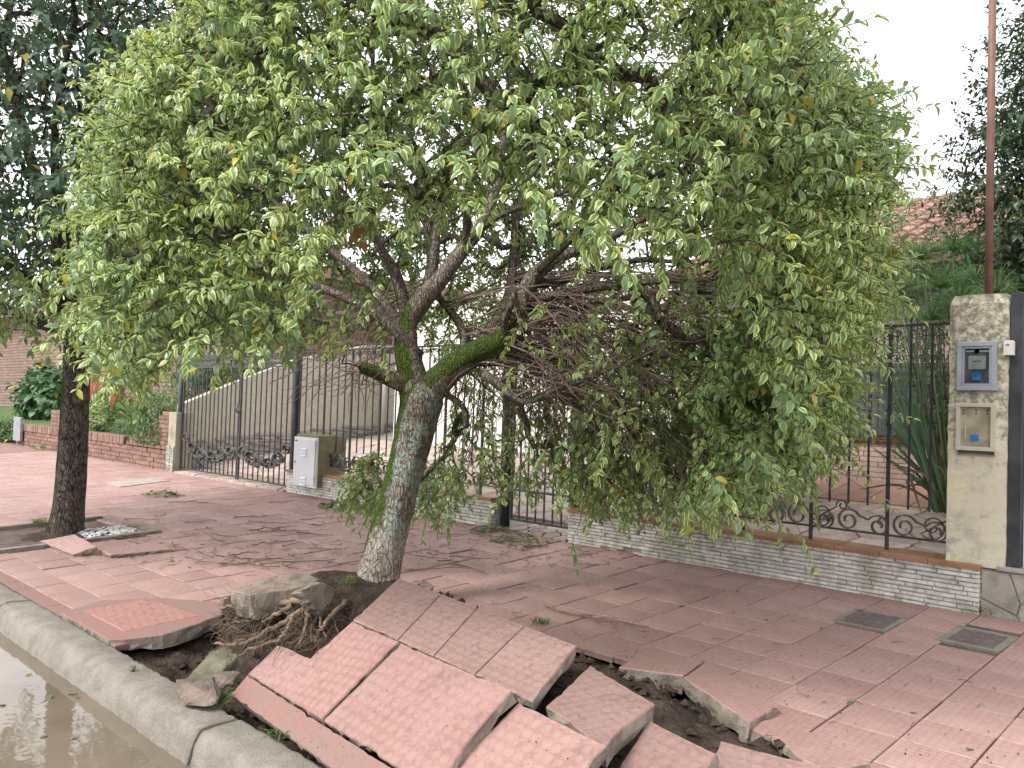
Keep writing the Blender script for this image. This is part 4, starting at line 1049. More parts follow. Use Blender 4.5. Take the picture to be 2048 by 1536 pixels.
for c in range(5):
    for k in range(3): sub(MB().box(-22.6+k*.42, -22.6+k*.42+.40, 7.0, 7.4, .62+c*.095, .62+c*.095+.085), 'brick', M['rbrick'], ps)
gd = MB().add([(-60,6.70,.60),(-14.9,6.70,.62),(-14.9,14,1.5),(-60,14,1.5)], [(0,1,2,3)]).build('garden_ground', M['lawn']); tag(gd, kind='structure')
nh = thing('brick_house', 'brown brick house with red door at the far left', 'house', (-30, 9.4, .8))
sub(MB().box(-48, -15.6, 9.4, 16, .6, 4.2), 'wall', M['hbrick'], nh)
dd_ = sub(MB().box(-27.6, -24.3, 9.33, 9.42, .8, 2.25), 'red_door', M['redwood'], nh)
for k in range(9):
    o = MB().bbox(-27.55+k*.36, -27.55+k*.36+.345, 9.30, 9.335, .82, 2.22, .006).build('door_plank', M['redwood'], dd_)
sub(MB().box(-48.5, -15.4, 8.9, 16.4, 4.2, 4.45), 'roof', M['rooftile'], nh)

# ------------------------------------------------------------------ main leaning tree
def px_path(spec, base):     # (x, y, depth offset, radius px) -> points and radii
    P = []; r = []
    for x, y, do, rp in spec:
        P.append(np.array(dep(x, y, base+do))); r.append(rp*(base+do)/FPX)
    return P, r
BASE = onz(752, 1192, .14); D0 = (BASE-CAMP).dot(FW)
tree = thing('leaning_privet_tree', 'large variegated privet tree leaning towards the fence, its root plate torn up', 'tree', BASE)
TI = tree.matrix_basis.inverted()
def tsub(mb, nm, mat, par=tree): o = mb.build(nm, mat, par); o.matrix_parent_inverse = TI if par is tree else Matrix(); return o
def tube_noisy(spec, base, n, k, amp, seed, flare=0):
    P, r = px_path(spec, base); pts = smooth_path(P, k); rad = np.interp(np.linspace(0, len(P)-1, len(pts)), range(len(P)), r)
    b = MB().tube(pts, list(rad), n); rr = np.random.RandomState(seed); ph = rr.rand(8)*6
    for i in range(len(pts)*n):
        ring, j = divmod(i, n); a = 2*math.pi*j/n; t = ring*.25
        f = 1+amp*(math.sin(3*a+ph[0]+t*.5)*.5+math.sin(5*a+ph[1]-t*.7)*.35+math.sin(9*a+ph[2]+t*1.3)*.25+math.sin(t*2+2*a+ph[3])*.3)+rr.normal(0, amp*.22)
        c = np.array(pts[ring]); v = np.array(b.v[i]); b.v[i] = tuple(c+(v-c)*f)
    return b, pts, rad
# trunk and limbs, traced with their own depth
b, tp, trd = tube_noisy([(738,1240,-.02,56),(750,1195,0,48),(762,1135,.03,42),(782,1050,.07,37),(806,960,.11,36),(828,870,.15,38),(842,800,.18,43),(838,765,.19,30)], D0, 28, 7, .07, 2)
tsub(b, 'trunk', M['bark'])
LIMBS = [
 ([(834,815,.13,37),(824,755,.14,33),(813,700,.15,26),(815,650,.22,22),(838,608,.22,24),(880,560,.25,19),(925,500,.3,17),(960,455,.35,14),(985,400,.4,11),(1000,330,.45,8),(1010,240,.5,6),(1020,120,.55,4)], 'limb'),
 ([(848,790,.17,38),(895,745,.10,30),(940,712,.05,29),(985,690,.0,27),(1025,668,-.05,23),(1040,630,-.05,15),(1050,585,-.02,17),(1075,545,.0,16),(1130,510,.05,13),(1210,480,.1,9),(1300,430,.1,6),(1400,340,.1,4)], 'limb'),
 ([(838,780,.17,26),(800,765,.1,20),(765,750,.05,18),(735,738,.02,15),(722,736,.0,13)], 'limb_stump'),
 ([(905,735,.12,14),(928,690,.2,11),(920,650,.28,10),(895,615,.32,9),(872,590,.36,8),(850,560,.4,6)], 'limb'),
 ([(965,745,-.02,12),(1000,772,-.1,11),(1035,798,-.15,10),(1065,800,-.2,9),(1120,775,-.3,7),(1190,755,-.4,5)], 'limb'),
 ([(940,712,.08,16),(985,655,.25,15),(1015,600,.35,13),(1025,540,.45,11),(1030,470,.5,8),(1045,380,.55,6),(1080,260,.6,4)], 'limb'),
 ([(1012,668,-.08,9),(1008,640,-.12,11),(1022,605,-.14,10),(1030,570,-.12,9)], 'limb'),
 ([(1045,600,-.03,12),(1110,592,-.05,11),(1200,575,-.1,8),(1300,565,-.2,6),(1420,560,-.4,4)], 'limb'),
 ([(1042,612,-.03,11),(1120,622,.1,9),(1230,600,.2,7),(1350,585,.3,5),(1480,590,.3,4)], 'limb'),
 ([(1046,570,-.02,13),(1120,560,.15,11),(1200,535,.25,8),(1290,520,.35,6),(1400,530,.4,4)], 'limb'),
 ([(842,612,.24,17),(860,555,.3,15),(868,500,.38,14),(872,440,.45,11),(885,410,.5,9),(905,340,.55,6),(880,240,.6,4)], 'limb'),
 ([(868,470,.42,10),(845,430,.4,9),(850,370,.4,7),(820,300,.35,5),(780,220,.2,4)], 'limb'),
 ([(815,640,.23,17),(795,560,.2,14),(765,505,.12,11),(738,455,.05,8),(700,400,-.1,6),(640,330,-.2,4)], 'limb'),
 ([(962,455,.35,10),(1010,425,.25,9),(1080,400,.1,7),(1160,370,-.1,5),(1240,315,-.3,4)], 'limb'),
 ([(838,715,.15,16),(780,650,.1,13),(700,600,.1,11),(600,560,.15,8),(480,520,.2,6),(360,480,.3,4)], 'limb'),
 ([(812,665,.2,13),(740,570,.3,11),(640,480,.4,8),(520,380,.4,6),(420,260,.4,4)], 'limb'),
 ([(930,498,.3,11),(935,440,.2,10),(940,380,.0,8),(960,280,-.3,6),(980,180,-.6,4)], 'limb'),
 ([(1075,545,.0,10),(1150,470,-.4,8),(1230,380,-.8,6),(1330,280,-1.1,4)], 'limb'),
]
wood = []; wdir = []
for q, (sp, nm) in enumerate(LIMBS):
    sp = [(x, y, d_*1.35, r_*(.92 if q < 2 else .85)) for x, y, d_, r_ in sp]
    if nm == 'limb': sp = sp[:-1]+[sp[-1][:3]+(3,)]
    b, pts, rad = tube_noisy(sp, D0, 12, 5, .05, 30+q)
    tsub(b, nm, M['bark'] if q in (0, 1, 2) else M['bark_branch'])
    for i in range(2, len(pts)):
        wood.append(pts[i]); dd = pts[i]-pts[i-1]; wdir.append(dd/max(1e-6, np.linalg.norm(dd)))
wood = np.array(wood); wdir = np.array(wdir)

# crown: ellipsoidal shell, hollow and bare on the side where the tree shows its limbs
SIL = [(400,-700),(400,0),(345,73),(270,123),(240,176),(250,225),(205,293),(180,366),(168,425),(168,560),(172,640),(200,705),(228,745),(275,760),(315,745),(342,700),(420,672),(520,676),(610,684),(680,692),(760,660),(850,640),(900,900),(900,960),(1000,970),(1180,975),(1330,1020),(1480,1000),(1590,950),(1640,890),(1685,820),(1685,730),(1750,590),(1765,490),(1780,400),(1765,300),(1740,215),(1640,125),(1580,20),(1520,-700)]
WIN = [(630,540),(670,470),(750,440),(830,420),(900,405),(1000,405),(1080,425),(1130,470),(1220,505),(1330,500),(1450,530),(1490,600),(1480,700),(1560,800),(1480,880),(1380,960),(1300,1060),(840,1060),(740,790),(640,740),(590,640)]
aL, bL = -.7, 5.55
ctr = np.array(CAMP)+NRT*0; rh = np.array([RT.x, RT.y, 0]); rh /= np.linalg.norm(rh); fh = np.array([FW.x, FW.y, 0]); fh /= np.linalg.norm(fh)
ea = rh-.42*fh; ea /= np.linalg.norm(ea); eb = np.array([-ea[1], ea[0], 0])
if eb@fh < 0: eb = -eb
CC = np.array([0, 0, 0.])+rh*aL+fh*bL; CC[2] = 3.25
def crown_targets(n, seed):
    rr = np.random.RandomState(seed); out = []
    tot = 0
    while tot < n:
        k = 6000; d = nrmz(rr.normal(size=(k, 3))); rho = .70+.30*rr.rand(k)**.7
        d = d/(np.abs(d)**3.2).sum(1, keepdims=True)**(1/3.2); q = d*rho[:, None]*np.array([2.95, 2.1, 1]); q[:, 2] *= np.where(d[:, 2] > 0, 2.7, 2.5)
        P = CC+ea*q[:, 0:1]+eb*q[:, 1:2]; P[:, 2] += q[:, 2]
        x, y, z = projn(P); b_ = q[:, 1]
        ok = inpoly(x, y, SIL) & (P[:, 2] > .62) & (P[:, 1] < 6.40)
        win = inpoly(x, y, WIN); r_ = rr.rand(k)
        ok &= ~win | ((b_ > .2) & (r_ < (.25+.65*np.clip((b_-.3)/1., 0, 1))*np.where((y > 720) & (x < 1150), .3, 1)))
        ok &= (y > -260) | (r_ < .35)
        out.append(P[ok]); tot += ok.sum()
    return np.concatenate(out)[:n]
T = crown_targets(8800, 41)
def px_targets(n, poly, d0, d1, seed):     # hanging skirt of the crown over the fence
    rr = np.random.RandomState(seed); xs_ = [p[0] for p in poly]; ys_ = [p[1] for p in poly]; out = []
    while len(out) < n:
        x, y = rr.uniform(min(xs_), max(xs_)), rr.uniform(min(ys_), max(ys_))
        if not inpoly(np.array([x]), np.array([y]), poly)[0]: continue
        p = np.array(dep(x, y, rr.uniform(d0, d1)))
        if p[1] < 6.38 and p[2] > .6: out.append(p)
    return np.array(out)
T = np.concatenate([T, px_targets(620, [(1420,640),(1690,600),(1665,820),(1625,880),(1560,940),(1470,980),(1380,980),(1400,800)], 4.7, 5.9, 1), px_targets(200, [(1130,870),(1400,820),(1440,1010),(1180,1000)], 6.2, 7.2, 2), px_targets(45, [(690,930),(770,900),(790,1010),(690,1010)], 6.6, 7.6, 3), px_targets(45, [(820,920),(930,930),(920,1010),(800,1020)], 6.6, 7.6, 4)])
# a few sprays inside the bare window, nearer than the limbs
extra = [(640,600,-.5),(660,640,-.5),(700,610,-.5),(735,630,-.55),(760,655,-.5),(690,690,-.5),(750,580,-.4),(1040,650,-.5),(1085,610,-.6),(1140,650,-.6),(1060,690,-.55),(1110,680,-.5),(1190,620,-.6),(1240,660,-.6),(1180,720,-.5),(1030,740,-.6),(1260,700,-.5),(1320,640,-.6),(1350,720,-.4),(1230,560,-.5),(940,880,.8),(880,900,.7),(1060,960,.6),(1130,930,.7),(1180,980,.9),(1260,1000,.9),(1350,980,.6),(720,960,.9),(740,920,1.0),(700,1000,.9),(860,1000,.9),(850,950,1.0)]
ET = np.array([dep(x, y, D0+d_) for x, y, d_ in extra]); T = np.concatenate([T, ET])
NP_, ND_, chains, cnt = grow(wood, wdir, T, 6, .15, .016, .05)
b = MB(); tips = []; tdirs = []
for ch in chains:
    rad = [max(.0032, .0026*max(1, cnt[i])**.46) for i in ch]; rad[0] = min(rad[0], rad[1]*1.25); rad = [min(r_, .035) for r_ in rad]
    b.tube([NP_[i] for i in ch], rad, 5 if rad[0] > .009 else 3, cap=False)
    tips.append(NP_[ch[-1]]); tdirs.append(ND_[ch[-1]])
tips = np.array(tips); tdirs = np.array(tdirs)
tag(tsub(b, 'branches', M['bark_branch']), kind='stuff')
rr = np.random.RandomState(9)
outw = nrmz((tips-CC)/np.array([1, 1, .9])); SD = nrmz(outw*.75+tdirs*.35+np.array([0, 0, 1.])*np.clip(.40+.22*(tips[:, 2:3]-3), .25, .85)+rr.normal(0, .38, tips.shape))
low = np.clip((1.5-tips[:, 2])/.9, 0, 1)[:, None]; SD = nrmz(SD-np.array([0, 0, .55])*low)
Ls = rr.uniform(.20, .38, len(tips))
P, d, n, s = sprigs(tips-SD*.06, SD, Ls, 9, .058, .28, 13)
b = MB()
for t_, d_, l_ in zip(tips, SD, Ls):
    a = t_-d_*.06; b.tube([a, a+d_*l_*.5-np.array([0, 0, .05*l_]), a+d_*l_-np.array([0, 0, .18*l_])], [.004, .003, .0015], 3, cap=False)
tag(tsub(b, 'sprig_stems', M['leaf_bush']), kind='stuff')
# the leaves nearest the camera are single leaves, the mass is one crown
px, py, dz = projn(P); vis = (px > 20) & (px < 2030) & (py > 20) & (py < 1500)
order = np.argsort(np.where(vis, dz, 99)); near = order[:300]; rest_i = np.setdiff1d(np.arange(len(P)), near)
back = ((P[rest_i]-CC)@eb) > .35; ri, bi = rest_i[~back], rest_i[back]
crown = leaf_cloud('crown', P[ri], d[ri], n[ri], s[ri], SH_HI, M['leaf'], tree, 5); crown.matrix_parent_inverse = TI; tag(crown, kind='stuff')
o = leaf_cloud('crown_back', P[bi], d[bi], n[bi], s[bi], SH_LO, M['leaf'], tree, 55); o.matrix_parent_inverse = TI; tag(o, kind='stuff')
lms = [leaf_mesh(sh, M['leaf']) for sh in SH_HI]
for q, i in enumerate(near):
    x_ = np.cross(d[i], n[i])*s[i]; y_ = d[i]*s[i]; z_ = n[i]*s[i]
    o = link('leaf', lms[q % 3], crown)
    o.matrix_basis = Matrix(((x_[0], y_[0], z_[0], P[i][0]), (x_[1], y_[1], z_[1], P[i][1]), (x_[2], y_[2], z_[2], P[i][2]), (0, 0, 0, 1)))
# bare brown twigs sweeping out from the low limbs towards the fence
rr = np.random.RandomState(17); tw = MB(); st = [i for i in range(len(wood)) if True]
wx, wy, wz = projn(wood); src = wood[(wx > 880) & (wx < 1180) & (wy > 540) & (wy < 800)]
src2 = wood[(wx > 700) & (wx < 860) & (wy > 540) & (wy < 780)]
def twig(a, e, r0, arch):
    a = np.array(a); e = np.array(e); L = np.linalg.norm(e-a); mid = (a+e)/2+np.array([0, 0, arch*L])+rr.normal(0, .06*L, 3)
    pts = []
    for q in range(9): t = q/8; pts.append((1-t)**2*a+2*t*(1-t)*mid+t*t*e+rr.normal(0, .016, 3))
    tw.tube(pts, list(np.linspace(r0, .0022, 9)), 4, cap=False); return pts
tw_end = []
for k in range(220):
    a = src[rr.randint(len(src))]
    dn = rr.rand() > .72
    if not dn: e = np.array(dep(rr.uniform(1150, 1680), rr.uniform(580, 960), D0+rr.uniform(-.9, 1.3)))
    else: e = np.array(dep(rr.uniform(880, 1250), rr.uniform(800, 990), D0+rr.uniform(.2, 1.5)))
    if e[1] > 6.4: e = e+(6.35-e[1])*np.array([-.5, 1, 0])
    e[2] = max(e[2], .5); pts = twig(a, e, rr.uniform(.003, .009), rr.uniform(.30, .55) if dn else rr.uniform(.0, .30))
    for q in range(rr.randint(1, 5)):
        i = rr.randint(3, 8); dv = pts[i]-pts[i-1]; dv /= np.linalg.norm(dv)
        pp = twig(pts[i], pts[i]+(dv+rr.normal(0, .5, 3)+np.array([0, 0, -.15]))*rr.uniform(.15, .5), .0035, .05)
        if rr.rand() < .6: tw_end.append((pp[-1], pp[-1]-pp[-2]))
    if rr.rand() < .8: tw_end.append((pts[-1], pts[-1]-pts[-2]))
for k in range(50):
    a = src2[rr.randint(len(src2))]; e = np.array(dep(rr.uniform(540, 760), rr.uniform(660, 830), D0+rr.uniform(-.3, .9))); pts = twig(a, e, rr.uniform(.004, .008), .08)
tag(tsub(tw, 'bare_twigs', M['twig']), kind='stuff')
tw_end = [q for q in tw_end if projn(np.array([q[0]]))[0][0] > 1120 or rr.rand() < .3]; te = np.array([q[0] for q in tw_end]); td = nrmz(np.array([q[1] for q in tw_end])); Pt, dt_, nt_, s_t = sprigs(te, td+rr.normal(0, .3, te.shape), .22, 5, .062, .3, 19)
o = leaf_cloud('twig_leaves', Pt, dt_, nt_, s_t, SH_HI, M['leaf'], tree, 18); o.matrix_parent_inverse = TI; tag(o, kind='stuff')
# pale berry panicles, dead brown spray
bb = MB()
for (x, y, do) in ((1350,150,-1.9),(1395,130,-1.9),(1510,300,-1.9),(1290,285,-1.8),(1030,240,-1.7),(1400,1055,-.2),(1520,1015,-.6),(770,240,-1.5),(1150,215,-1.8),(1030,480,-1.0),(1640,180,-2),(1590,870,-1.2),(590,230,-1.2)):
    c = np.array(dep(x, y, D0+do))
    for q in range(70):
        v = rr.normal(0, .045, 3); v[2] = abs(v[2])-.02; p = c+v; r_ = rr.uniform(.003, .0055)
        bb.add([p+np.array(o_)*r_ for o_ in ((1,0,0),(-1,0,0),(0,1,0),(0,-1,0),(0,0,1),(0,0,-1))], [(0,2,4),(2,1,4),(1,3,4),(3,0,4),(2,0,5),(1,2,5),(3,1,5),(0,3,5)])
        if q % 5 == 0: bb.tube([c-np.array([0, 0, .04]), p], .0015, 3, cap=False)
tag(tsub(bb, 'berry_panicles', M['berry']), kind='stuff')
c = np.array([dep(700, 430, D0-1.1)]*3)+rr.normal(0, .05, (3, 3)); Pd, dd_, nn_, sd_ = sprigs(c, rr.normal(0, .4, (3, 3))+np.array([0, 0, -1]), .15, 3, .10, .5, 4)
o = leaf_cloud('dead_leaf_spray', Pd, dd_, nn_, sd_, SH_HI, M['deadleaf'], tree, 6); o.matrix_parent_inverse = TI; o['label'] = 'spray of dried brown leaves'

# root ball and roots
rr = np.random.RandomState(23)
def lump(c, rad, amp, seed, mat, name, parent=None, sub_=4, ang=0):
    bm = bmesh.new(); bmesh.ops.create_icosphere(bm, subdivisions=sub_, radius=1); r2 = np.random.RandomState(seed)
    W_ = r2.normal(size=(14, 3))*np.array([2.2]*5+[5]*5+[10]*4)[:, None]; ph = r2.rand(14)*6.3; am = np.array([.5]*5+[.28]*5+[.16]*4)
    for v in bm.verts:
        p = np.array(v.co); f = 1+amp*float((np.sin(W_@p+ph)*am).sum()); v.co = v.co*f
    R3 = Matrix.Rotation(ang, 3, 'Z')
    for v in bm.verts: v.co = R3 @ Vector((v.co.x*rad[0], v.co.y*rad[1], v.co.z*rad[2]))+Vector(c)
    me = bpy.data.meshes.new(name); bm.to_mesh(me); bm.free(); me.materials.append(mat); me.polygons.foreach_set('use_smooth', [True]*len(me.polygons))
    return link(name, me, parent)
rc = onz(610, 1228, .12)
for (x, y, z, ra_) in ((600,1232,.10,(.40,.30,.20)),(700,1205,.12,(.36,.34,.16)),(520,1245,.05,(.30,.22,.16)),(640,1270,.06,(.26,.2,.17))):
    o = lump(onz(x, y, z), ra_, .16, int(x), M['soil'], 'root_ball', tree, 4, .6); o.matrix_parent_inverse = TI
ROOTS = [([(650,1205,.30),(600,1225,.26),(540,1260,.16),(480,1290,.10),(428,1288,.06)], .022),
 ([(620,1205,.33),(560,1205,.28),(500,1213,.24),(440,1215,.20)], .026), ([(615,1210,.3),(612,1250,.2),(600,1290,.12),(585,1305,.06)], .015),
 ([(590,1230,.26),(560,1275,.16),(500,1300,.08),(455,1325,.0)], .014), ([(650,1200,.32),(640,1240,.22),(655,1280,.14)], .014),
 ([(560,1200,.28),(530,1235,.2),(470,1245,.13),(440,1262,.1)], .013), ([(540,1215,.24),(520,1260,.12),(512,1290,.04)], .010),
 ([(690,1205,.30),(660,1235,.26),(640,1262,.20),(632,1285,.15)], .019), ([(720,1195,.26),(705,1225,.22),(700,1250,.17)], .018), ([(580,1215,.28),(545,1232,.22),(525,1242,.19)], .017)]
def zpath(sp): return [np.array(onz(x, y, z)) for x, y, z in sp]
for sp, r0 in ROOTS:
    pts = smooth_path(zpath(sp), 6); pts = [p+rr.normal(0, .006, 3) for p in pts]
    tsub(MB().tube(pts, list(np.linspace(r0, r0*.35, len(pts))), 8), 'root', M['root'])
fr_ = MB()
for k in range(620):
    a = np.array(onz(rr.uniform(445, 720), rr.uniform(1195, 1285), rr.uniform(.08, .30))); p = a; v = rr.normal(0, .5, 3)+np.array([.15, -.7, -.35]); pts = [p]
    for q in range(5): v = v+rr.normal(0, .55, 3)+np.array([0, 0, -.12]); p = p+v/np.linalg.norm(v)*rr.uniform(.018, .045); pts.append(p)
    fr_.tube(pts, list(np.linspace(rr.uniform(.0012, .0028), .0008, 6)), 3, cap=False)
tag(tsub(fr_, 'fine_roots', M['fineroot']), kind='stuff')

# rubble around the hole
def chunk(name, label, px, py, z, rad, mat, seed, ang=0, cat='rubble'):
    bm = bmesh.new(); r2 = np.random.RandomState(seed); pts = []
    for k in range(26):
        v = r2.normal(size=3); v /= np.abs(v).max()**.75*np.linalg.norm(v)**.25; pts.append(v*r2.uniform(.82, 1, 3))
    for p in pts: bm.verts.new(p)
    bmesh.ops.convex_hull(bm, input=bm.verts); bmesh.ops.delete(bm, geom=[v for v in bm.verts if not v.link_faces], context='VERTS')
    bmesh.ops.subdivide_edges(bm, edges=bm.edges, cuts=2, use_grid_fill=True); bmesh.ops.smooth_vert(bm, verts=bm.verts, factor=.5, use_axis_x=True, use_axis_y=True, use_axis_z=True)
    R3 = Matrix.Rotation(ang, 3, 'Z'); c = onz(px, py, z)
    for v in bm.verts: q = v.co+Vector(r2.normal(0, .03, 3)); v.co = R3 @ Vector((q.x*rad[0], q.y*rad[1], q.z*rad[2]))
    me = bpy.data.meshes.new(name); bm.to_mesh(me); bm.free(); me.materials.append(mat)
    o = link(name, me); o.location = c; return tag(o, label, cat)
chunk('rubble_stone', 'brown angular stone lying on the kerb edge left of the edge strip', 398, 1385, .055, (.19,.10,.058), M['rubble'], 3, -.1)
chunk('rubble_stone', 'small brown stone wedged against the edge strip corner', 452, 1362, .05, (.08,.07,.05), M['rubble'], 5, .5)
chunk('pebble', 'little brown pebble on top of the concrete kerb', 265, 1338, .018, (.024,.02,.018), M['rubble'], 6)
slab('concrete_chunk', 'pale long concrete chunk lifted over the torn roots', [(463,1183,.34),(600,1144,.40),(560,1185,.36)], [(462,1180),(520,1163),(603,1141),(640,1158),(616,1172),(560,1180),(500,1190)], M['pale_rubble'], (0,1,2,3,4,5,6), .006, .15, record=False, cat='rubble', group='rubble in the hole')
slab('concrete_chunk', 'wedge of pale concrete standing beside the trunk over the roots', [(600,1180,.42),(665,1172,.40),(640,1222,.28)], [(602,1180),(640,1164),(670,1176),(668,1200),(645,1226),(618,1205)], M['pale_rubble'], (0,1,2,3,4,5), .008, .09, record=False, cat='rubble', group='rubble in the hole')
chunk('concrete_chunk', 'dark earthy slab fragment between the notched slab and the trunk', 690, 1232, .20, (.16,.25,.13), M['soil'], 14, -.5)
slab('mossy_slab', 'green mossy slab fragment lying in the hole beside the kerb', [(370,1362,.0),(440,1362,.02),(470,1297,.12)], [(368,1362),(425,1358),(476,1312),(455,1292),(420,1302)], M['mosswood'], (1, 2), .01, .05, record=False, cat='rubble', group='rubble in the hole')
for k in range(46):   # small clods
    pass
cl = MB(); 
for k in range(1500):
    x = rr.uniform(-5.1, -1.2); y = rr.uniform(2.05, 3.9)
    i = int((y-2.0)/.055); j = int((x-gx[0])/.055)
    if not inpoly(np.array([x]), np.array([y]), BROKEN)[0]: continue
    r_ = rr.uniform(.006, .03)**1.0*(.5+rr.rand()*.7); c = np.array([x, y, Zs[min(i, Zs.shape[0]-1), min(j, Zs.shape[1]-1)]+r_*.4]); o_ = rr.normal(0, .18, (6, 3))
    cl.add([c+(np.array(q)+o_[w_])*r_ for w_, q in enumerate(((1,0,0),(-1,0,0),(0,1,0),(0,-1,0),(0,0,.8),(0,0,-.8)))], [(0,2,4),(2,1,4),(1,3,4),(3,0,4),(2,0,5),(1,2,5),(3,1,5),(0,3,5)])
for p0, n_, poly in slab_info[:9]:
    for k in range(14):
        u_ = rr.dirichlet(np.ones(len(poly))*.7); x = sum(a*q[0] for a, q in zip(u_, poly)); y = sum(a*q[1] for a, q in zip(u_, poly)); z = p0.z-((x-p0.x)*n_.x+(y-p0.y)*n_.y)/n_.z
        r_ = rr.uniform(.001, .004); c = np.array([x, y, z+r_*.3]); o_ = rr.normal(0, .18, (6, 3))
        cl.add([c+(np.array(q)+o_[w_])*r_ for w_, q in enumerate(((1,0,0),(-1,0,0),(0,1,0),(0,-1,0),(0,0,.8),(0,0,-.8)))], [(0,2,4),(2,1,4),(1,3,4),(3,0,4),(2,0,5),(1,2,5),(3,1,5),(0,3,5)])
for k in range(500):
    x = rr.uniform(-5.6, -.9); y = 2.1+abs(rr.normal(1.6, .5))
    if inpoly(np.array([x]), np.array([y]), BROKEN)[0] or y > 4.8: continue
    r_ = rr.uniform(.0015, .005); c = np.array([x, y, gz(y)+.004+r_*.3]); o_ = rr.normal(0, .18, (6, 3))
    cl.add([c+(np.array(q)+o_[w_])*r_ for w_, q in enumerate(((1,0,0),(-1,0,0),(0,1,0),(0,-1,0),(0,0,.8),(0,0,-.8)))], [(0,2,4),(2,1,4),(1,3,4),(3,0,4),(2,0,5),(1,2,5),(3,1,5),(0,3,5)])
tag(cl.build('soil_clods', M['soil']), 'loose clods of earth in the opened ground', 'soil', kind='stuff')

# ------------------------------------------------------------------ left street tree
B2 = onz(128, 1066, .05); D2 = (B2-CAMP).dot(FW)
t2 = thing('street_tree', 'dark mossy trunk street tree at the left with white pebbles at its foot', 'tree', B2); T2I = t2.matrix_basis.inverted()
def t2sub(mb, nm, mat): o = mb.build(nm, mat, t2); o.matrix_parent_inverse = T2I; return o
b, pts, rad = tube_noisy([(126,1085,0,39),(130,1062,0,34),(138,1000,0,29),(145,900,.02,27),(150,800,.03,26),(156,700,.05,25),(160,640,.05,26),(165,590,.05,24)], D2, 22, 6, .06, 61)
t2sub(b, 'trunk', M['bark_dark'])
wood2 = []; wd2 = []
for q, sp in enumerate([[(160,640,.05,20),(130,520,.1,15),(80,380,.2,11),(30,200,.3,8),(0,60,.3,5)], [(165,600,.05,20),(170,470,.0,15),(175,330,0,11),(178,180,0,8),(180,20,0,5)], [(165,620,.05,18),(230,520,.3,13),(300,420,.6,9),(380,280,.8,6),(420,120,.8,4)],
      [(155,640,.05,16),(80,580,-.3,12),(0,520,-.5,9),(-120,440,-.6,6)], [(165,560,.05,14),(120,420,-.6,10),(110,260,-1,7),(140,80,-1.2,5)], [(170,470,0,11),(230,330,-.3,8),(160,120,-.5,5)], [(150,660,.05,13),(60,640,.6,10),(-60,560,1.1,7),(-150,400,1.4,5)], [(165,600,.05,13),(260,560,1.,10),(380,480,1.6,7)]]):
    b, pts, rad = tube_noisy(sp, D2, 8, 5, .05, 70+q); t2sub(b, 'limb', M['bark_dark'])
    for i in range(2, len(pts)): wood2.append(pts[i]); dd = pts[i]-pts[i-1]; wd2.append(dd/max(1e-6, np.linalg.norm(dd)))
wood2 = np.array(wood2); wd2 = np.array(wd2)
def tree_cloud(center, rad, n, seed, rho0, polys=None, zmin=None):
    rr = np.random.RandomState(seed); out = []; tot = 0
    while tot < n:
        d_ = nrmz(rr.normal(size=(4000, 3))); rho = rho0+(1-rho0)*rr.rand(4000)**.6; lumpy = 1+.12*np.sin(d_@np.array([5, 3, 2])+1)*np.cos(d_@np.array([2, -6, 4]))
        P = center+d_*rho[:, None]*np.array(rad)*lumpy[:, None]; ok = np.ones(len(P), bool)
        if zmin is not None: ok &= P[:, 2] > zmin+rr.uniform(0, .3, len(P))
        x, y, z = projn(P); ok &= (z > .5) & (x > -500) & (x < 2500) & (y > -400)
        if polys is not None: ok &= inpoly(x, y, polys)
        out.append(P[ok]); tot += ok.sum()
    return np.concatenate(out)[:n]
C2 = np.array(dep(110, 250, D2+.2))
tt = tree_cloud(C2, (3.0, 3.0, 3.1), 3600, 81, .3, zmin=2.05)
P2, Dn2, ch2, cn2 = grow(wood2, wd2, tt, 8, .22, .02, .05)
b = MB(); tp2 = np.array([P2[c[-1]] for c in ch2]); td2 = np.array([Dn2[c[-1]] for c in ch2])
for ch in ch2:
    rad = [max(.0045, .0034*max(1, cn2[i])**.46) for i in ch]; rad[0] = min(rad[0], rad[1]*1.25); b.tube([P2[i] for i in ch], [min(r_, .04) for r_ in rad], 4 if rad[0] > .01 else 3, cap=False)
tag(t2sub(b, 'branches', M['bark_dark']), kind='stuff')
rr = np.random.RandomState(4)
sd2 = nrmz(nrmz(tp2-C2)*.7+td2*.4+rr.normal(0, .4, tp2.shape)+np.array([0, 0, .1]))
P, d, n, s = sprigs(tp2, sd2, rr.uniform(.22, .42, len(tp2)), 6, .10, .35, 14, .9)
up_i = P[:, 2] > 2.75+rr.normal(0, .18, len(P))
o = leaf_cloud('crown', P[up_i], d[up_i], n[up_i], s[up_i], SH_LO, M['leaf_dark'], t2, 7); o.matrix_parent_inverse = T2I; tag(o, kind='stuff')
o = leaf_cloud('crown_skirt', P[~up_i], d[~up_i], n[~up_i], s[~up_i], SH_LO, M['leaf'], t2, 8); o.matrix_parent_inverse = T2I; tag(o, kind='stuff')
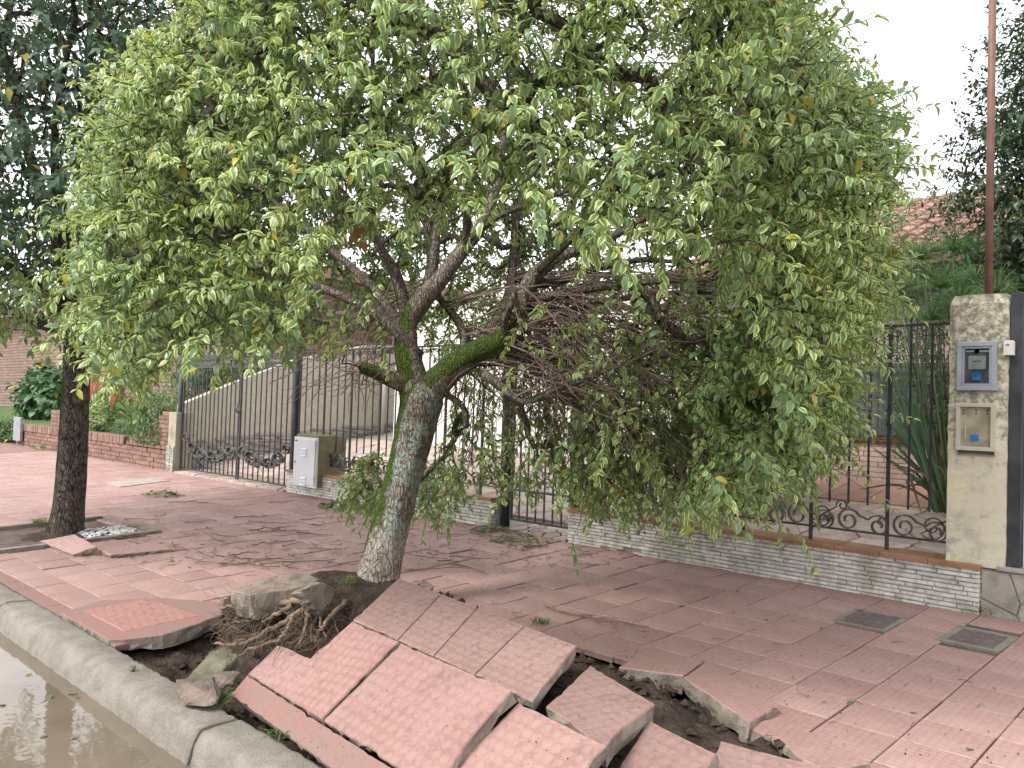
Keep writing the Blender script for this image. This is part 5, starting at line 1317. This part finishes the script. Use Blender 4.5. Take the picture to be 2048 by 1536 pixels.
# pit: soil, stone frame, pebbles
pit = thing('tree_pit', 'earth pit with stone edging round the dark left trunk', 'tree pit', ((PIT[0]+PIT[1])/2, 2.9, 0))
pi = pit.matrix_basis.inverted()
b = MB(); n_ = 14
for j in range(n_+1):
    for i in range(n_+1):
        x = PIT[0]-.1+(PIT[1]-PIT[0]+.2)*i/n_; y = PIT[2]-.04+(PIT[3]-PIT[2]+.12)*j/n_
        b.v.append((x, y, gz(y)-.03+.07*math.exp(-((x-B2.x)**2+(y-B2.y)**2)/.12)+random.uniform(-.012, .012)))
for j in range(n_):
    for i in range(n_): b.f.append([j*(n_+1)+i, j*(n_+1)+i+1, (j+1)*(n_+1)+i+1, (j+1)*(n_+1)+i]); b.m.append(0); b.sm.append(True)
o = b.build('soil_fill', M['soil'], pit); o.matrix_parent_inverse = pi
for (x0, x1, y0, y1) in ((PIT[0], PIT[1]+.06, PIT[3]-.03, PIT[3]+.06), (PIT[1]-.03, PIT[1]+.06, PIT[2], PIT[3]-.035), (PIT[0]-.05, PIT[0]+.03, PIT[2], PIT[3]-.035)):
    o = MB().add([(x0,y0,gz(y0)-.05),(x1,y0,gz(y0)-.05),(x1,y1,gz(y1)-.05),(x0,y1,gz(y1)-.05),(x0,y0,gz(y0)+.03),(x1,y0,gz(y0)+.03),(x1,y1,gz(y1)+.03),(x0,y1,gz(y1)+.03)], [(0,3,2,1),(4,5,6,7),(0,1,5,4),(1,2,6,5),(2,3,7,6),(3,0,4,7)]).build('edging_stone', M['mortar'], pit); o.matrix_parent_inverse = pi
pb = MB()
for k in range(260):
    x = rr.uniform(-9.35, -8.85); y = rr.uniform(3.15, 3.66); r_ = rr.uniform(.014, .03); c = np.array([x, y, gz(y)+.005+rr.uniform(0, .02)]); o_ = rr.normal(0, .12, (6, 3))
    pb.add([c+(np.array(q)+o_[w_])*r_ for w_, q in enumerate(((1,0,0),(-1,0,0),(0,1,0),(0,-1,0),(0,0,.6),(0,0,-.6)))], [(0,2,4),(2,1,4),(1,3,4),(3,0,4),(2,0,5),(1,2,5),(3,1,5),(0,3,5)])
tag(pb.build('white_pebbles', M['pebble']), 'white pebbles heaped beside the dark left trunk', 'pebbles', kind='stuff')

# ------------------------------------------------------------------ yard tree at the right, shrubs and garden plants
def bush(name, label, cat, center, rad, n, leafsize, shapes, mat, seed, stem_base=None, pairs=4, droop=.3, L=.2, rho0=.35, group=None, gravity=0., woodmat=None):
    center = np.array(center); rr = np.random.RandomState(seed)
    base = Vector(stem_base) if stem_base is not None else Vector((center[0], center[1], center[2]-rad[2]))
    t = thing(name, label, cat, base, group); inv = t.matrix_basis.inverted()
    d_ = nrmz(rr.normal(size=(n, 3))); rho = rho0+(1-rho0)*rr.rand(n)**.6
    P = center+d_*rho[:, None]*np.array(rad)*(1+.15*np.sin(d_@np.array([4, 3, 5.])*1.7+seed))[:, None]
    P[:, 2] = np.maximum(P[:, 2], base.z+.03)
    D = nrmz(d_+np.array([0, 0, .4-gravity])+rr.normal(0, .35, (n, 3)))
    lp, ld, ln, ls = sprigs(P-D*L*.5, D, L, pairs, leafsize, droop, seed+1)
    lp[:, 2] = np.maximum(lp[:, 2], base.z+.02)
    o = leaf_cloud('foliage', lp, ld, ln, ls, shapes, mat, t, seed); o.matrix_parent_inverse = inv; tag(o, kind='stuff')
    b = MB(); bs = np.array(base)
    for k in range(0, n, max(1, n//60)):
        mid = bs*.45+P[k]*.55+rr.normal(0, .05, 3)*np.linalg.norm(rad); b.tube([bs, mid, P[k]], [.012, .008, .003], 4, cap=False)
    o = b.build('stems', woodmat or M['twig'], t); o.matrix_parent_inverse = inv; tag(o, kind='stuff')
    return t
ty = thing('yard_tree', 'dark small-leaved tree rising behind the service pipe', 'tree', (-1.55, 8.75, zyard(8.75)))
tyi = ty.matrix_basis.inverted(); c = np.array([-1.46, 8.9, 3.5])
b = MB().tube(smooth_path([(-1.55,8.75,.4),(-1.5,8.78,1.3),(-1.52,8.8,2.2),(-1.45,8.85,3.4)], 4), list(np.linspace(.11, .05, 13)), 10); o = b.build('trunk', M['bark_dark'], ty); o.matrix_parent_inverse = tyi
w3 = np.array(smooth_path([(-1.5,8.78,1.3),(-1.52,8.8,2.2),(-1.45,8.85,3.4),(-1.4,8.9,4.8)], 6)); w3d = np.tile(np.array([0, 0, 1.]), (len(w3), 1))
tt = tree_cloud(c, (1.12, 1.1, 2.1), 3400, 91, .3)
P3, D3, c3, n3 = grow(w3, w3d, tt, 9, .2, .02, .05); b = MB()
for ch in c3: b.tube([P3[i] for i in ch], [max(.003, min(.03, .003*max(1, n3[i])**.45)) for i in ch], 3, cap=False)
o = b.build('branches', M['bark_dark'], ty); o.matrix_parent_inverse = tyi; tag(o, kind='stuff')
tp3 = np.array([P3[q[-1]] for q in c3]); rr = np.random.RandomState(5); P, d, n, s = sprigs(tp3, nrmz(nrmz(tp3-c)+rr.normal(0, .4, tp3.shape)), .2, 6, .066, .2, 15)
o = leaf_cloud('crown', P, d, n, s, SH_LO, M['leaf_back'], ty, 9); o.matrix_parent_inverse = tyi; tag(o, kind='stuff')

# sedge clump behind the fence: broad blades at the foot, papyrus heads above
sg = thing('papyrus_clump', 'tall papyrus clump with leaning green stalks behind the fence by the pillar', 'plant', ony(1893, 1025, 7.15)); sgi = sg.matrix_basis.inverted(); sb0 = np.array(sg.location)
rr = np.random.RandomState(33)
def blade(b, pts, w0, fold=.3):
    pts = [np.array(p, float) for p in pts]; n_ = len(pts)
    for i in range(n_):
        t_ = pts[min(i+1, n_-1)]-pts[max(i-1, 0)]; t_ /= np.linalg.norm(t_); sd_ = np.cross(t_, np.array([.69, -.72, .2])); sd_ /= max(1e-6, np.linalg.norm(sd_))
        w_ = w0*math.sin(math.pi*min(.999, .18+.80*i/(n_-1)))
        nn_ = np.cross(sd_, t_)
        b.v += [tuple(pts[i]-sd_*w_+nn_*w_*fold), tuple(pts[i]), tuple(pts[i]+sd_*w_+nn_*w_*fold)]
    o_ = len(b.v)-3*n_
    for i in range(n_-1):
        for j in (0, 1): b.f.append([o_+3*i+j, o_+3*i+j+1, o_+3*i+4+j, o_+3*i+3+j]); b.m.append(0); b.sm.append(True)
def uvstrip(o):
    ul = o.data.uv_layers.new(name='UVMap')
    for lp in o.data.loops: ul.data[lp.index].uv = ((lp.vertex_index % 3)/2, .5)
for (x, y, do) in ((1745,770,-.1),(1752,720,.1),(1735,830,-.1),(1760,690,.0),(1775,660,.2),(1742,800,.2),(1765,740,.3),(1738,890,.0),(1790,720,.3),(1748,745,.2),(1800,690,.1),(1730,860,.1),(1770,790,.0),(1785,830,.2)):
    e = np.array(ony(x, y, 7.25+do)); b = MB(); a = sb0+rr.normal(0, .05, 3)*np.array([1, 1, 0])
    m_ = (a+e)/2+np.array([.02, 0, .03]); blade(b, smooth_path([a, a*.7+m_*.3+np.array([0, 0, .06]), m_, e], 3), rr.uniform(.014, .026))
    o = b.build('stalk', M['cyper'], sg); o.matrix_parent_inverse = sgi; uvstrip(o)
for k in range(26):
    a = sb0+rr.normal(0, .08, 3)*np.array([1, 1, 0]); an = rr.uniform(0, 6.3); L = rr.uniform(.3, .7); e = a+np.array([math.cos(an)*L, math.sin(an)*L*.6, rr.uniform(.05, .5)]); e[1] = max(e[1], 6.72)
    b = MB(); blade(b, smooth_path([a, (a+e)/2+np.array([0, 0, .12]), e], 4), .012); o = b.build('dry_blade', M['root'] if k % 2 else M['cyper'], sg); o.matrix_parent_inverse = sgi; uvstrip(o)
for (x, y, Y_) in ((1880,575,7.3),(1838,520,7.5),(1905,500,7.6),(1950,560,7.5),(1800,600,7.4),(1862,640,7.2),(1920,610,7.3),(1990,590,7.4),(1850,560,7.7)):
    e = np.array(ony(x, y, Y_)); st_ = MB().tube(smooth_path([sb0+rr.normal(0, .05, 3)*np.array([1, 1, 0]), (sb0+e)/2+rr.normal(0, .04, 3), e], 4), [.010]*4+[.008]*5, 5); o = st_.build('stem', M['cyper'], sg); o.matrix_parent_inverse = sgi
    h = MB()
    for q in range(150):
        v = rr.normal(size=3); v[2] = abs(v[2])*.8+.05; v /= np.linalg.norm(v); L = rr.uniform(.20, .34); h.tube([e, e+v*L*.6, e+v*L-np.array([0, 0, .05])], [.002, .0016, .001], 3, cap=False)
    o = h.build('thread_head', M['cyper_thread'], sg); o.matrix_parent_inverse = sgi; tag(o, kind='stuff')
bush('green_bush', 'feathery green bush behind the papyrus under the clay roof', 'bush', (-2.62, 8.8, 2.35), (.75, .5, 1.2), 900, .06, SH_NARROW, M['leaf_bush'], 51, (-2.55, 9.0, zyard(9.0)))
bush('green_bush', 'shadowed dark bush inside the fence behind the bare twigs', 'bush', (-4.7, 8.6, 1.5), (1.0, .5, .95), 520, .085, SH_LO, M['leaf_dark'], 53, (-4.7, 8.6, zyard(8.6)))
wp = MB()
for (cx, cy, w_, d_) in ((-2.75, 7.5, .45, .16), (-3.7, 7.4, .35, .14), (-5.6, 7.35, .3, .12)):
    for k in range(130):
        x = cx+rr.uniform(-w_, w_); y = cy+rr.uniform(-d_, d_); r_ = rr.uniform(.012, .026); c = np.array([x, y, zyard(y)+.02+r_*.4]); o_ = rr.normal(0, .12, (6, 3))
        wp.add([c+(np.array(q)+o_[k2])*r_ for k2, q in enumerate(((1,0,0),(-1,0,0),(0,1,0),(0,-1,0),(0,0,.6),(0,0,-.6)))], [(0,2,4),(2,1,4),(1,3,4),(3,0,4),(2,0,5),(1,2,5),(3,1,5),(0,3,5)])
tag(wp.build('yard_pebbles', M['pebble']), 'patches of white pebbles on the yard floor inside the fence', 'pebbles', kind='stuff')

# neighbour's garden at the left
bush('vine', 'green trailing vine spilling over the brick planter wall by the gate', 'vine', (-15.7, 6.62, 1.0), (.85, .28, .62), 520, .085, SH_NARROW, M['leaf_vine'], 61, (-15.6, 6.9, .66), 4, .6, .22, .3, None, 1.0)
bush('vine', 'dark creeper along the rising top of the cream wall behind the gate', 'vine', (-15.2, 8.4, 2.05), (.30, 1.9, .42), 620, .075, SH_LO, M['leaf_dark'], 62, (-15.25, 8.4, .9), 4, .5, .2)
bush('green_bush', 'bright green bush beside the left gate post above the vine', 'bush', (-16.3, 7.7, 1.75), (1.0, .6, .75), 520, .085, SH_NARROW, M['leaf_vine'], 63, (-16.3, 7.7, .8), 4, .4, .25)
bush('hydrangea', 'broad-leaved green hydrangea at the left picture edge', 'bush', (-26.2, 8.0, 1.5), (1.6, .7, .85), 240, .24, SH_BROAD, M['leaf_hyd'], 64, (-26.2, 8.0, .75), 3, .35, .3)
bush('groundcover_bush', 'low grey-green bush left of the planter wall end', 'bush', (-25.2, 6.5, .42), (1.1, .45, .42), 220, .11, SH_LO, M['leaf_bush'], 65, (-25.2, 6.5, .10), 3)
bush('flowering_shrub', 'small shrub with yellow and white leaves behind the planter coping', 'bush', (-19.9, 7.1, .98), (.55, .3, .34), 150, .10, SH_LO, M['leaf'], 66, (-19.9, 7.1, .66), 3)
bush('groundcover_bush', 'silver-green trailing groundcover on the planter coping', 'plant', (-17.6, 6.85, .78), (.7, .22, .16), 170, .06, SH_NARROW, M['leaf_hyd'], 67, (-17.6, 6.85, .64), 4)
bush('flowering_shrub', 'yellowish shrub behind the sago palm under the hanging privet', 'bush', (-17.2, 7.8, 1.15), (.8, .4, .5), 200, .10, SH_LO, M['leaf'], 69, (-17.2, 7.8, .75), 3)
def strap_clump(name, label, base, n, L, w_, seed, mat, spread=.8):
    t = thing(name, label, 'plant', base); rr = np.random.RandomState(seed)
    for k in range(n):
        an = rr.uniform(0, 6.3); l_ = L*rr.uniform(.6, 1.1); h = rr.uniform(.45, .95); dv = np.array([math.cos(an), math.sin(an)*.6, 0])*spread
        b = MB(); blade(b, smooth_path([np.zeros(3), dv*l_*.3+np.array([0, 0, l_*h*.75]), dv*l_*.75+np.array([0, 0, l_*h])-np.array([0, 0, .05]), dv*l_*1.05+np.array([0, 0, l_*h*.72])], 3), w_); o = b.build('blade', mat, t); uvstrip(o)
    return t
strap_clump('agapanthus', 'bright strap-leaved clump between hydrangea and dark trunk', (-21.9, 7.6, .72), 46, .95, .035, 71, M['strap'])
strap_clump('agapanthus', 'second strap-leaved clump just left of the dark trunk', (-20.6, 7.7, .74), 40, .85, .035, 72, M['strap'])
cy = thing('sago_palm', 'spreading sago palm behind the planter right of the dark trunk', 'plant', (-18.2, 7.35, .72)); rr = np.random.RandomState(75)
MB().lathe((0, 0, -.05), [(.10, 0), (.13, .08), (.12, .2), (.06, .26)], 10).build('trunk', M['bark_dark'], cy)
for k in range(26):
    an = k*2.4; el = rr.uniform(.25, 1.0); L = rr.uniform(.65, .95); dv = np.array([math.cos(an)*math.cos(el), math.sin(an)*math.cos(el)*.8, math.sin(el)]); z0 = np.array([0, 0, .18])
    rach = smooth_path([z0, z0+dv*L*.5, z0+dv*L*.85-np.array([0, 0, .02]), z0+dv*L*1.1-np.array([0, 0, .16])], 6); b = MB().tube(rach, .007, 3, cap=False); sdv = np.cross(dv, [0, 0, 1.]); sdv /= np.linalg.norm(sdv)
    for i in range(3, len(rach)):
        for s_ in (-1, 1):
            l_ = .20*math.sin(math.pi*(.12+.8*i/len(rach))); p = rach[i]; e = p+sdv*s_*l_+dv*l_*.6+np.array([0, 0, .03]); wv = dv*.010
            b.add([p-wv, p+wv, e], [(0, 1, 2)])
    o = b.build('frond', M['strap'], cy); ul = o.data.uv_layers.new(name='UVMap')
fp = thing('fan_palm', 'fan palm showing its leaf above the drive gate', 'palm', (-14.2-1.8, 11.4, 1.2)); rr = np.random.RandomState(77)
MB().tube([(0, 0, -.1), (.02, 0, .8), (0, .02, 1.9)], [.12, .10, .09], 10).build('trunk', M['bark_dark'], fp)
for k in range(9):
    an = k*2.4; el = rr.uniform(.2, 1.2); dv = np.array([math.cos(an)*math.cos(el), math.sin(an)*math.cos(el), math.sin(el)]); h = np.array([0, 0, 1.85]); tipp = h+dv*.7
    b = MB().tube([h, tipp], .012, 4, cap=False); s1 = np.cross(dv, [0, 0, 1.]); s1 /= np.linalg.norm(s1)
    for q in range(24):
        a = -1.9+3.8*q/23; rv = dv*math.cos(a)+s1*math.sin(a); e = tipp+rv*.55-np.array([0, 0, .08]); wv = np.cross(rv, np.cross(dv, s1)); wv = wv/np.linalg.norm(wv)*.022
        m_ = tipp+rv*.3; b.add([tipp, m_-wv, e, m_+wv], [(0, 1, 2), (0, 2, 3)])
    o = b.build('fan_leaf', M['leaf_vine'], fp); o.data.uv_layers.new(name='UVMap')

# ------------------------------------------------------------------ storm litter on the pavement
rr = np.random.RandomState(101)
def lay_twig(p, an, L, r0, forks=1):
    b = MB(); pts = []; q = np.array([p[0], p[1]]); a = an
    for i in range(7):
        pts.append((q[0], q[1], gz(q[1])+.008+r0+abs(rr.normal(0, .006)))); a += rr.normal(0, .22); q = q+np.array([math.cos(a), math.sin(a)])*L/6
    b.tube(pts, list(np.linspace(r0, r0*.4, 7)), 5)
    for k in range(forks):
        i = rr.randint(2, 5); s_ = rr.choice([-1, 1])*rr.uniform(.5, 1.0); l_ = L*rr.uniform(.15, .3); p0 = pts[i]
        b.tube([p0, (p0[0]+math.cos(an+s_)*l_*.5, p0[1]+math.sin(an+s_)*l_*.5, p0[2]+.012), (p0[0]+math.cos(an+s_)*l_, p0[1]+math.sin(an+s_)*l_, p0[2]+.012)], [r0*.7, r0*.5, r0*.25], 4)
    return b
o = lay_twig(ong(1092, 1222), -.10, .78, .0075, 5).build('fallen_branch', M['root']); tag(o, 'pale forked fallen branch on open paving right of the long slab', 'branch')
o = lay_twig(ong(810, 1143), .55, .55, .007, 2).build('fallen_branch', M['root']); tag(o, 'straight pale stick lying right behind the trunk foot', 'branch')
o = lay_twig(ong(435, 1130), .5, .6, .007, 3).build('fallen_branch', M['litter']); tag(o, 'dark forked stick lying left above the torn roots', 'branch')
for k in range(90):
    px, py = (rr.uniform(330, 1250), rr.uniform(1000, 1135)) if k < 62 else (rr.uniform(220, 640), rr.uniform(1040, 1130))
    g = ong(px, py)
    if g.y > 6.35 or inpoly(np.array([g.x]), np.array([g.y]), BROKEN)[0]: continue
    L_ = rr.uniform(.12, .55); nf = rr.randint(0, 3); o = lay_twig(g, rr.uniform(-.5, 1.3), L_, rr.uniform(.003, .007), nf).build('fallen_twig', M['litter'])
    wh = 'right of the leaning trunk' if px > 860 else 'behind the torn roots' if px > 560 else 'between the two trees' if px > 330 else 'near the left tree pit'
    tag(o, ('short ' if L_ < .25 else 'long ' if L_ > .42 else '')+('straight' if nf == 0 else 'forked' if nf == 1 else 'branching')+' dark twig on the paving '+wh, 'twig', 'twigs strewn on the paving')
fl = MB()
for k in range(900):
    px, py = rr.uniform(150, 1500), 1135-abs(rr.normal(0, 75)) if k < 700 else rr.uniform(1000, 1450)
    if k >= 700: px = rr.uniform(250, 2040)
    g = ong(px, py)
    if g.y > 6.4 or g.y < 2.1 or inpoly(np.array([g.x]), np.array([g.y]), BROKEN)[0]: continue
    an = rr.uniform(0, 3.1); l_ = rr.uniform(.015, .09); v = Vector((math.cos(an)*l_, math.sin(an)*l_, 0)); z = gz(g.y)+.007
    fl.tube([(g.x, g.y, z), (g.x+v.x*.5, g.y+v.y*.5+.004, z+.004), (g.x+v.x, g.y+v.y, gz(g.y+v.y)+.007)], [.0022, .002, .0012], 3)
tag(fl.build('fine_litter', M['litter']), 'fine twig crumbs scattered over the red paving', 'litter', kind='stuff')
nl = 170; g_ = [ong(rr.uniform(300, 1450), 1140-abs(rr.normal(0, 60))) for _ in range(nl)]; g_ = [g for g in g_ if 2.2 < g.y < 6.35 and not inpoly(np.array([g.x]), np.array([g.y]), BROKEN)[0]]
P = np.array([(g.x, g.y, gz(g.y)+.012) for g in g_]); a_ = rr.uniform(0, 6.3, len(P)); d = nrmz(np.stack([np.cos(a_), np.sin(a_), rr.uniform(-.02, .15, len(P))], 1)); m_ = np.tile(np.array([0, 0, 1.]), (len(P), 1))+rr.normal(0, .15, (len(P), 3)); m_ -= d*(m_*d).sum(1)[:, None]
o = leaf_cloud('scattered_leaves', P, d, nrmz(m_), rr.uniform(.03, .065, len(P)), SH_HI[:1], M['cutleaf'], None, 44); tag(o, 'small green and yellow leaves scattered over the paving', 'leaves', kind='stuff')
def pile(label, px, py, n, spread, size, mat, seed, h=.10):
    r2 = np.random.RandomState(seed); g = ong(px, py); t = thing('leaf_pile', label, 'leaves', (g.x, g.y, gz(g.y)), 'heaps of cut foliage on the paving')
    a = r2.uniform(0, 6.3, n); q = np.sqrt(r2.rand(n)); P = np.stack([np.cos(a)*q*spread, np.sin(a)*q*spread*.6, np.abs(r2.normal(0, h*.45, n))*(1-q)+.012], 1)
    P[:, 2] += SLOPE*P[:, 1]
    d_ = nrmz(np.stack([r2.normal(size=n), r2.normal(size=n), r2.uniform(.0, .45, n)], 1)); m_ = np.tile(np.array([0, 0, 1.]), (n, 1))+r2.normal(0, .4, (n, 3)); m_ -= d_*(m_*d_).sum(1)[:, None]; m_ = nrmz(m_)
    o = leaf_cloud('leaves', P, d_, m_, size*r2.uniform(.6, 1.2, n), SH_HI[:1], mat, t, seed); tag(o, kind='stuff')
    b = MB()
    for k in range(max(3, n//9)): i, j = r2.randint(0, n, 2); b.tube([P[i], (P[i]+P[j])/2+np.array([0, 0, .03]), P[j]], .003, 4)
    o = b.build('stalks', M['twig'], t); tag(o, kind='stuff'); return t
pile('small heap of cut leaves on the paving below the drive gate', 325, 991, 60, .34, .10, M['cutleaf'], 1)
pile('heap of green leaves lying before the grey wall left of the trunk', 690, 1018, 110, .42, .11, M['cutleaf'], 2, .16)
pile('scatter of cut leaves before the pedestrian gate', 1000, 1066, 80, .40, .08, M['cutleaf'], 3, .06)
pile('yellowing leaves and grass on paving right of the trunk', 1040, 1086, 70, .34, .08, M['cutleaf'], 4, .05)
pile('wilted pulled weed lying before the planter wall far left', 85, 898, 26, .4, .22, M['cutleaf'], 5, .08)
for (x, y) in ((1366,1215),(1480,1186),(1700,1406),(1932,1504),(1237,1207),(1112,1130),(1530,1240),(1835,1430),(1650,1260),(1215,1130)):
    g = ong(x, y); o = link('fallen_leaf', leaf_mesh(SH_HI[0], M['cutleaf'])); o.location = (g.x, g.y, gz(g.y)+.012); o.scale = (.05,)*3; o.rotation_euler = (rr.uniform(-.2, .2), rr.uniform(-.3, .3), rr.uniform(0, 6)); tag(o, 'small pale leaf fallen on the open red paving', 'leaf', 'loose leaves on the paving')
for (x, y) in ((65,1347),(155,1387),(95,1470),(158,1470),(150,1392),(10,1410),(100,1390)):
    g = onz(x, y, -.140); o = link('floating_leaf', leaf_mesh(SH_HI[0], M['cutleaf'])); o.location = g; o.scale = (.06,)*3; o.rotation_euler = (rr.uniform(-.1, .1), rr.uniform(-.2, .2), rr.uniform(0, 6)); tag(o, 'leaf floating on the muddy gutter water', 'leaf', 'leaves on the puddle')
def tuft(label, p, n, L, seed):
    r2 = np.random.RandomState(seed); b = MB()
    for k in range(n):
        a = r2.uniform(0, 6.3); v = np.array([math.cos(a), math.sin(a), 0])*r2.uniform(.2, .9)*L; s_ = np.array(r2.normal(0, .03, 2).tolist()+[0]); l_ = r2.uniform(.4, 1)*L
        blade(b, [s_, s_+v*.4+np.array([0, 0, l_*.6]), s_+v+np.array([0, 0, l_*.75])], .0028)
    o = b.build('grass_tuft', M['grass']); uvstrip(o); o.location = p; return tag(o, label, 'grass')
tuft('grass tuft growing at the kerb beside the brown stone', onz(440, 1408, .0), 45, .10, 1)
tuft('grass fringe on the lifted soil left of the trunk foot', onz(692, 1172, .24), 70, .10, 2)
tuft('short grass in a paving joint above the long slab', ong(1080, 1249), 40, .06, 3)
tuft('grass tuft on the soil between the raised slabs', onz(1160, 1340, .14), 40, .07, 4)
tuft('weed at the foot of the stone plinth', ong(1962, 1226)+Vector((0, -.03, 0)), 24, .07, 5)
tuft('grass growing on the pit edge left of the dark trunk', onz(78, 1052, .05), 60, .13, 6)
tuft('grass blades at the bottom kerb edge below the strip', onz(560, 1470, .0), 20, .06, 7)
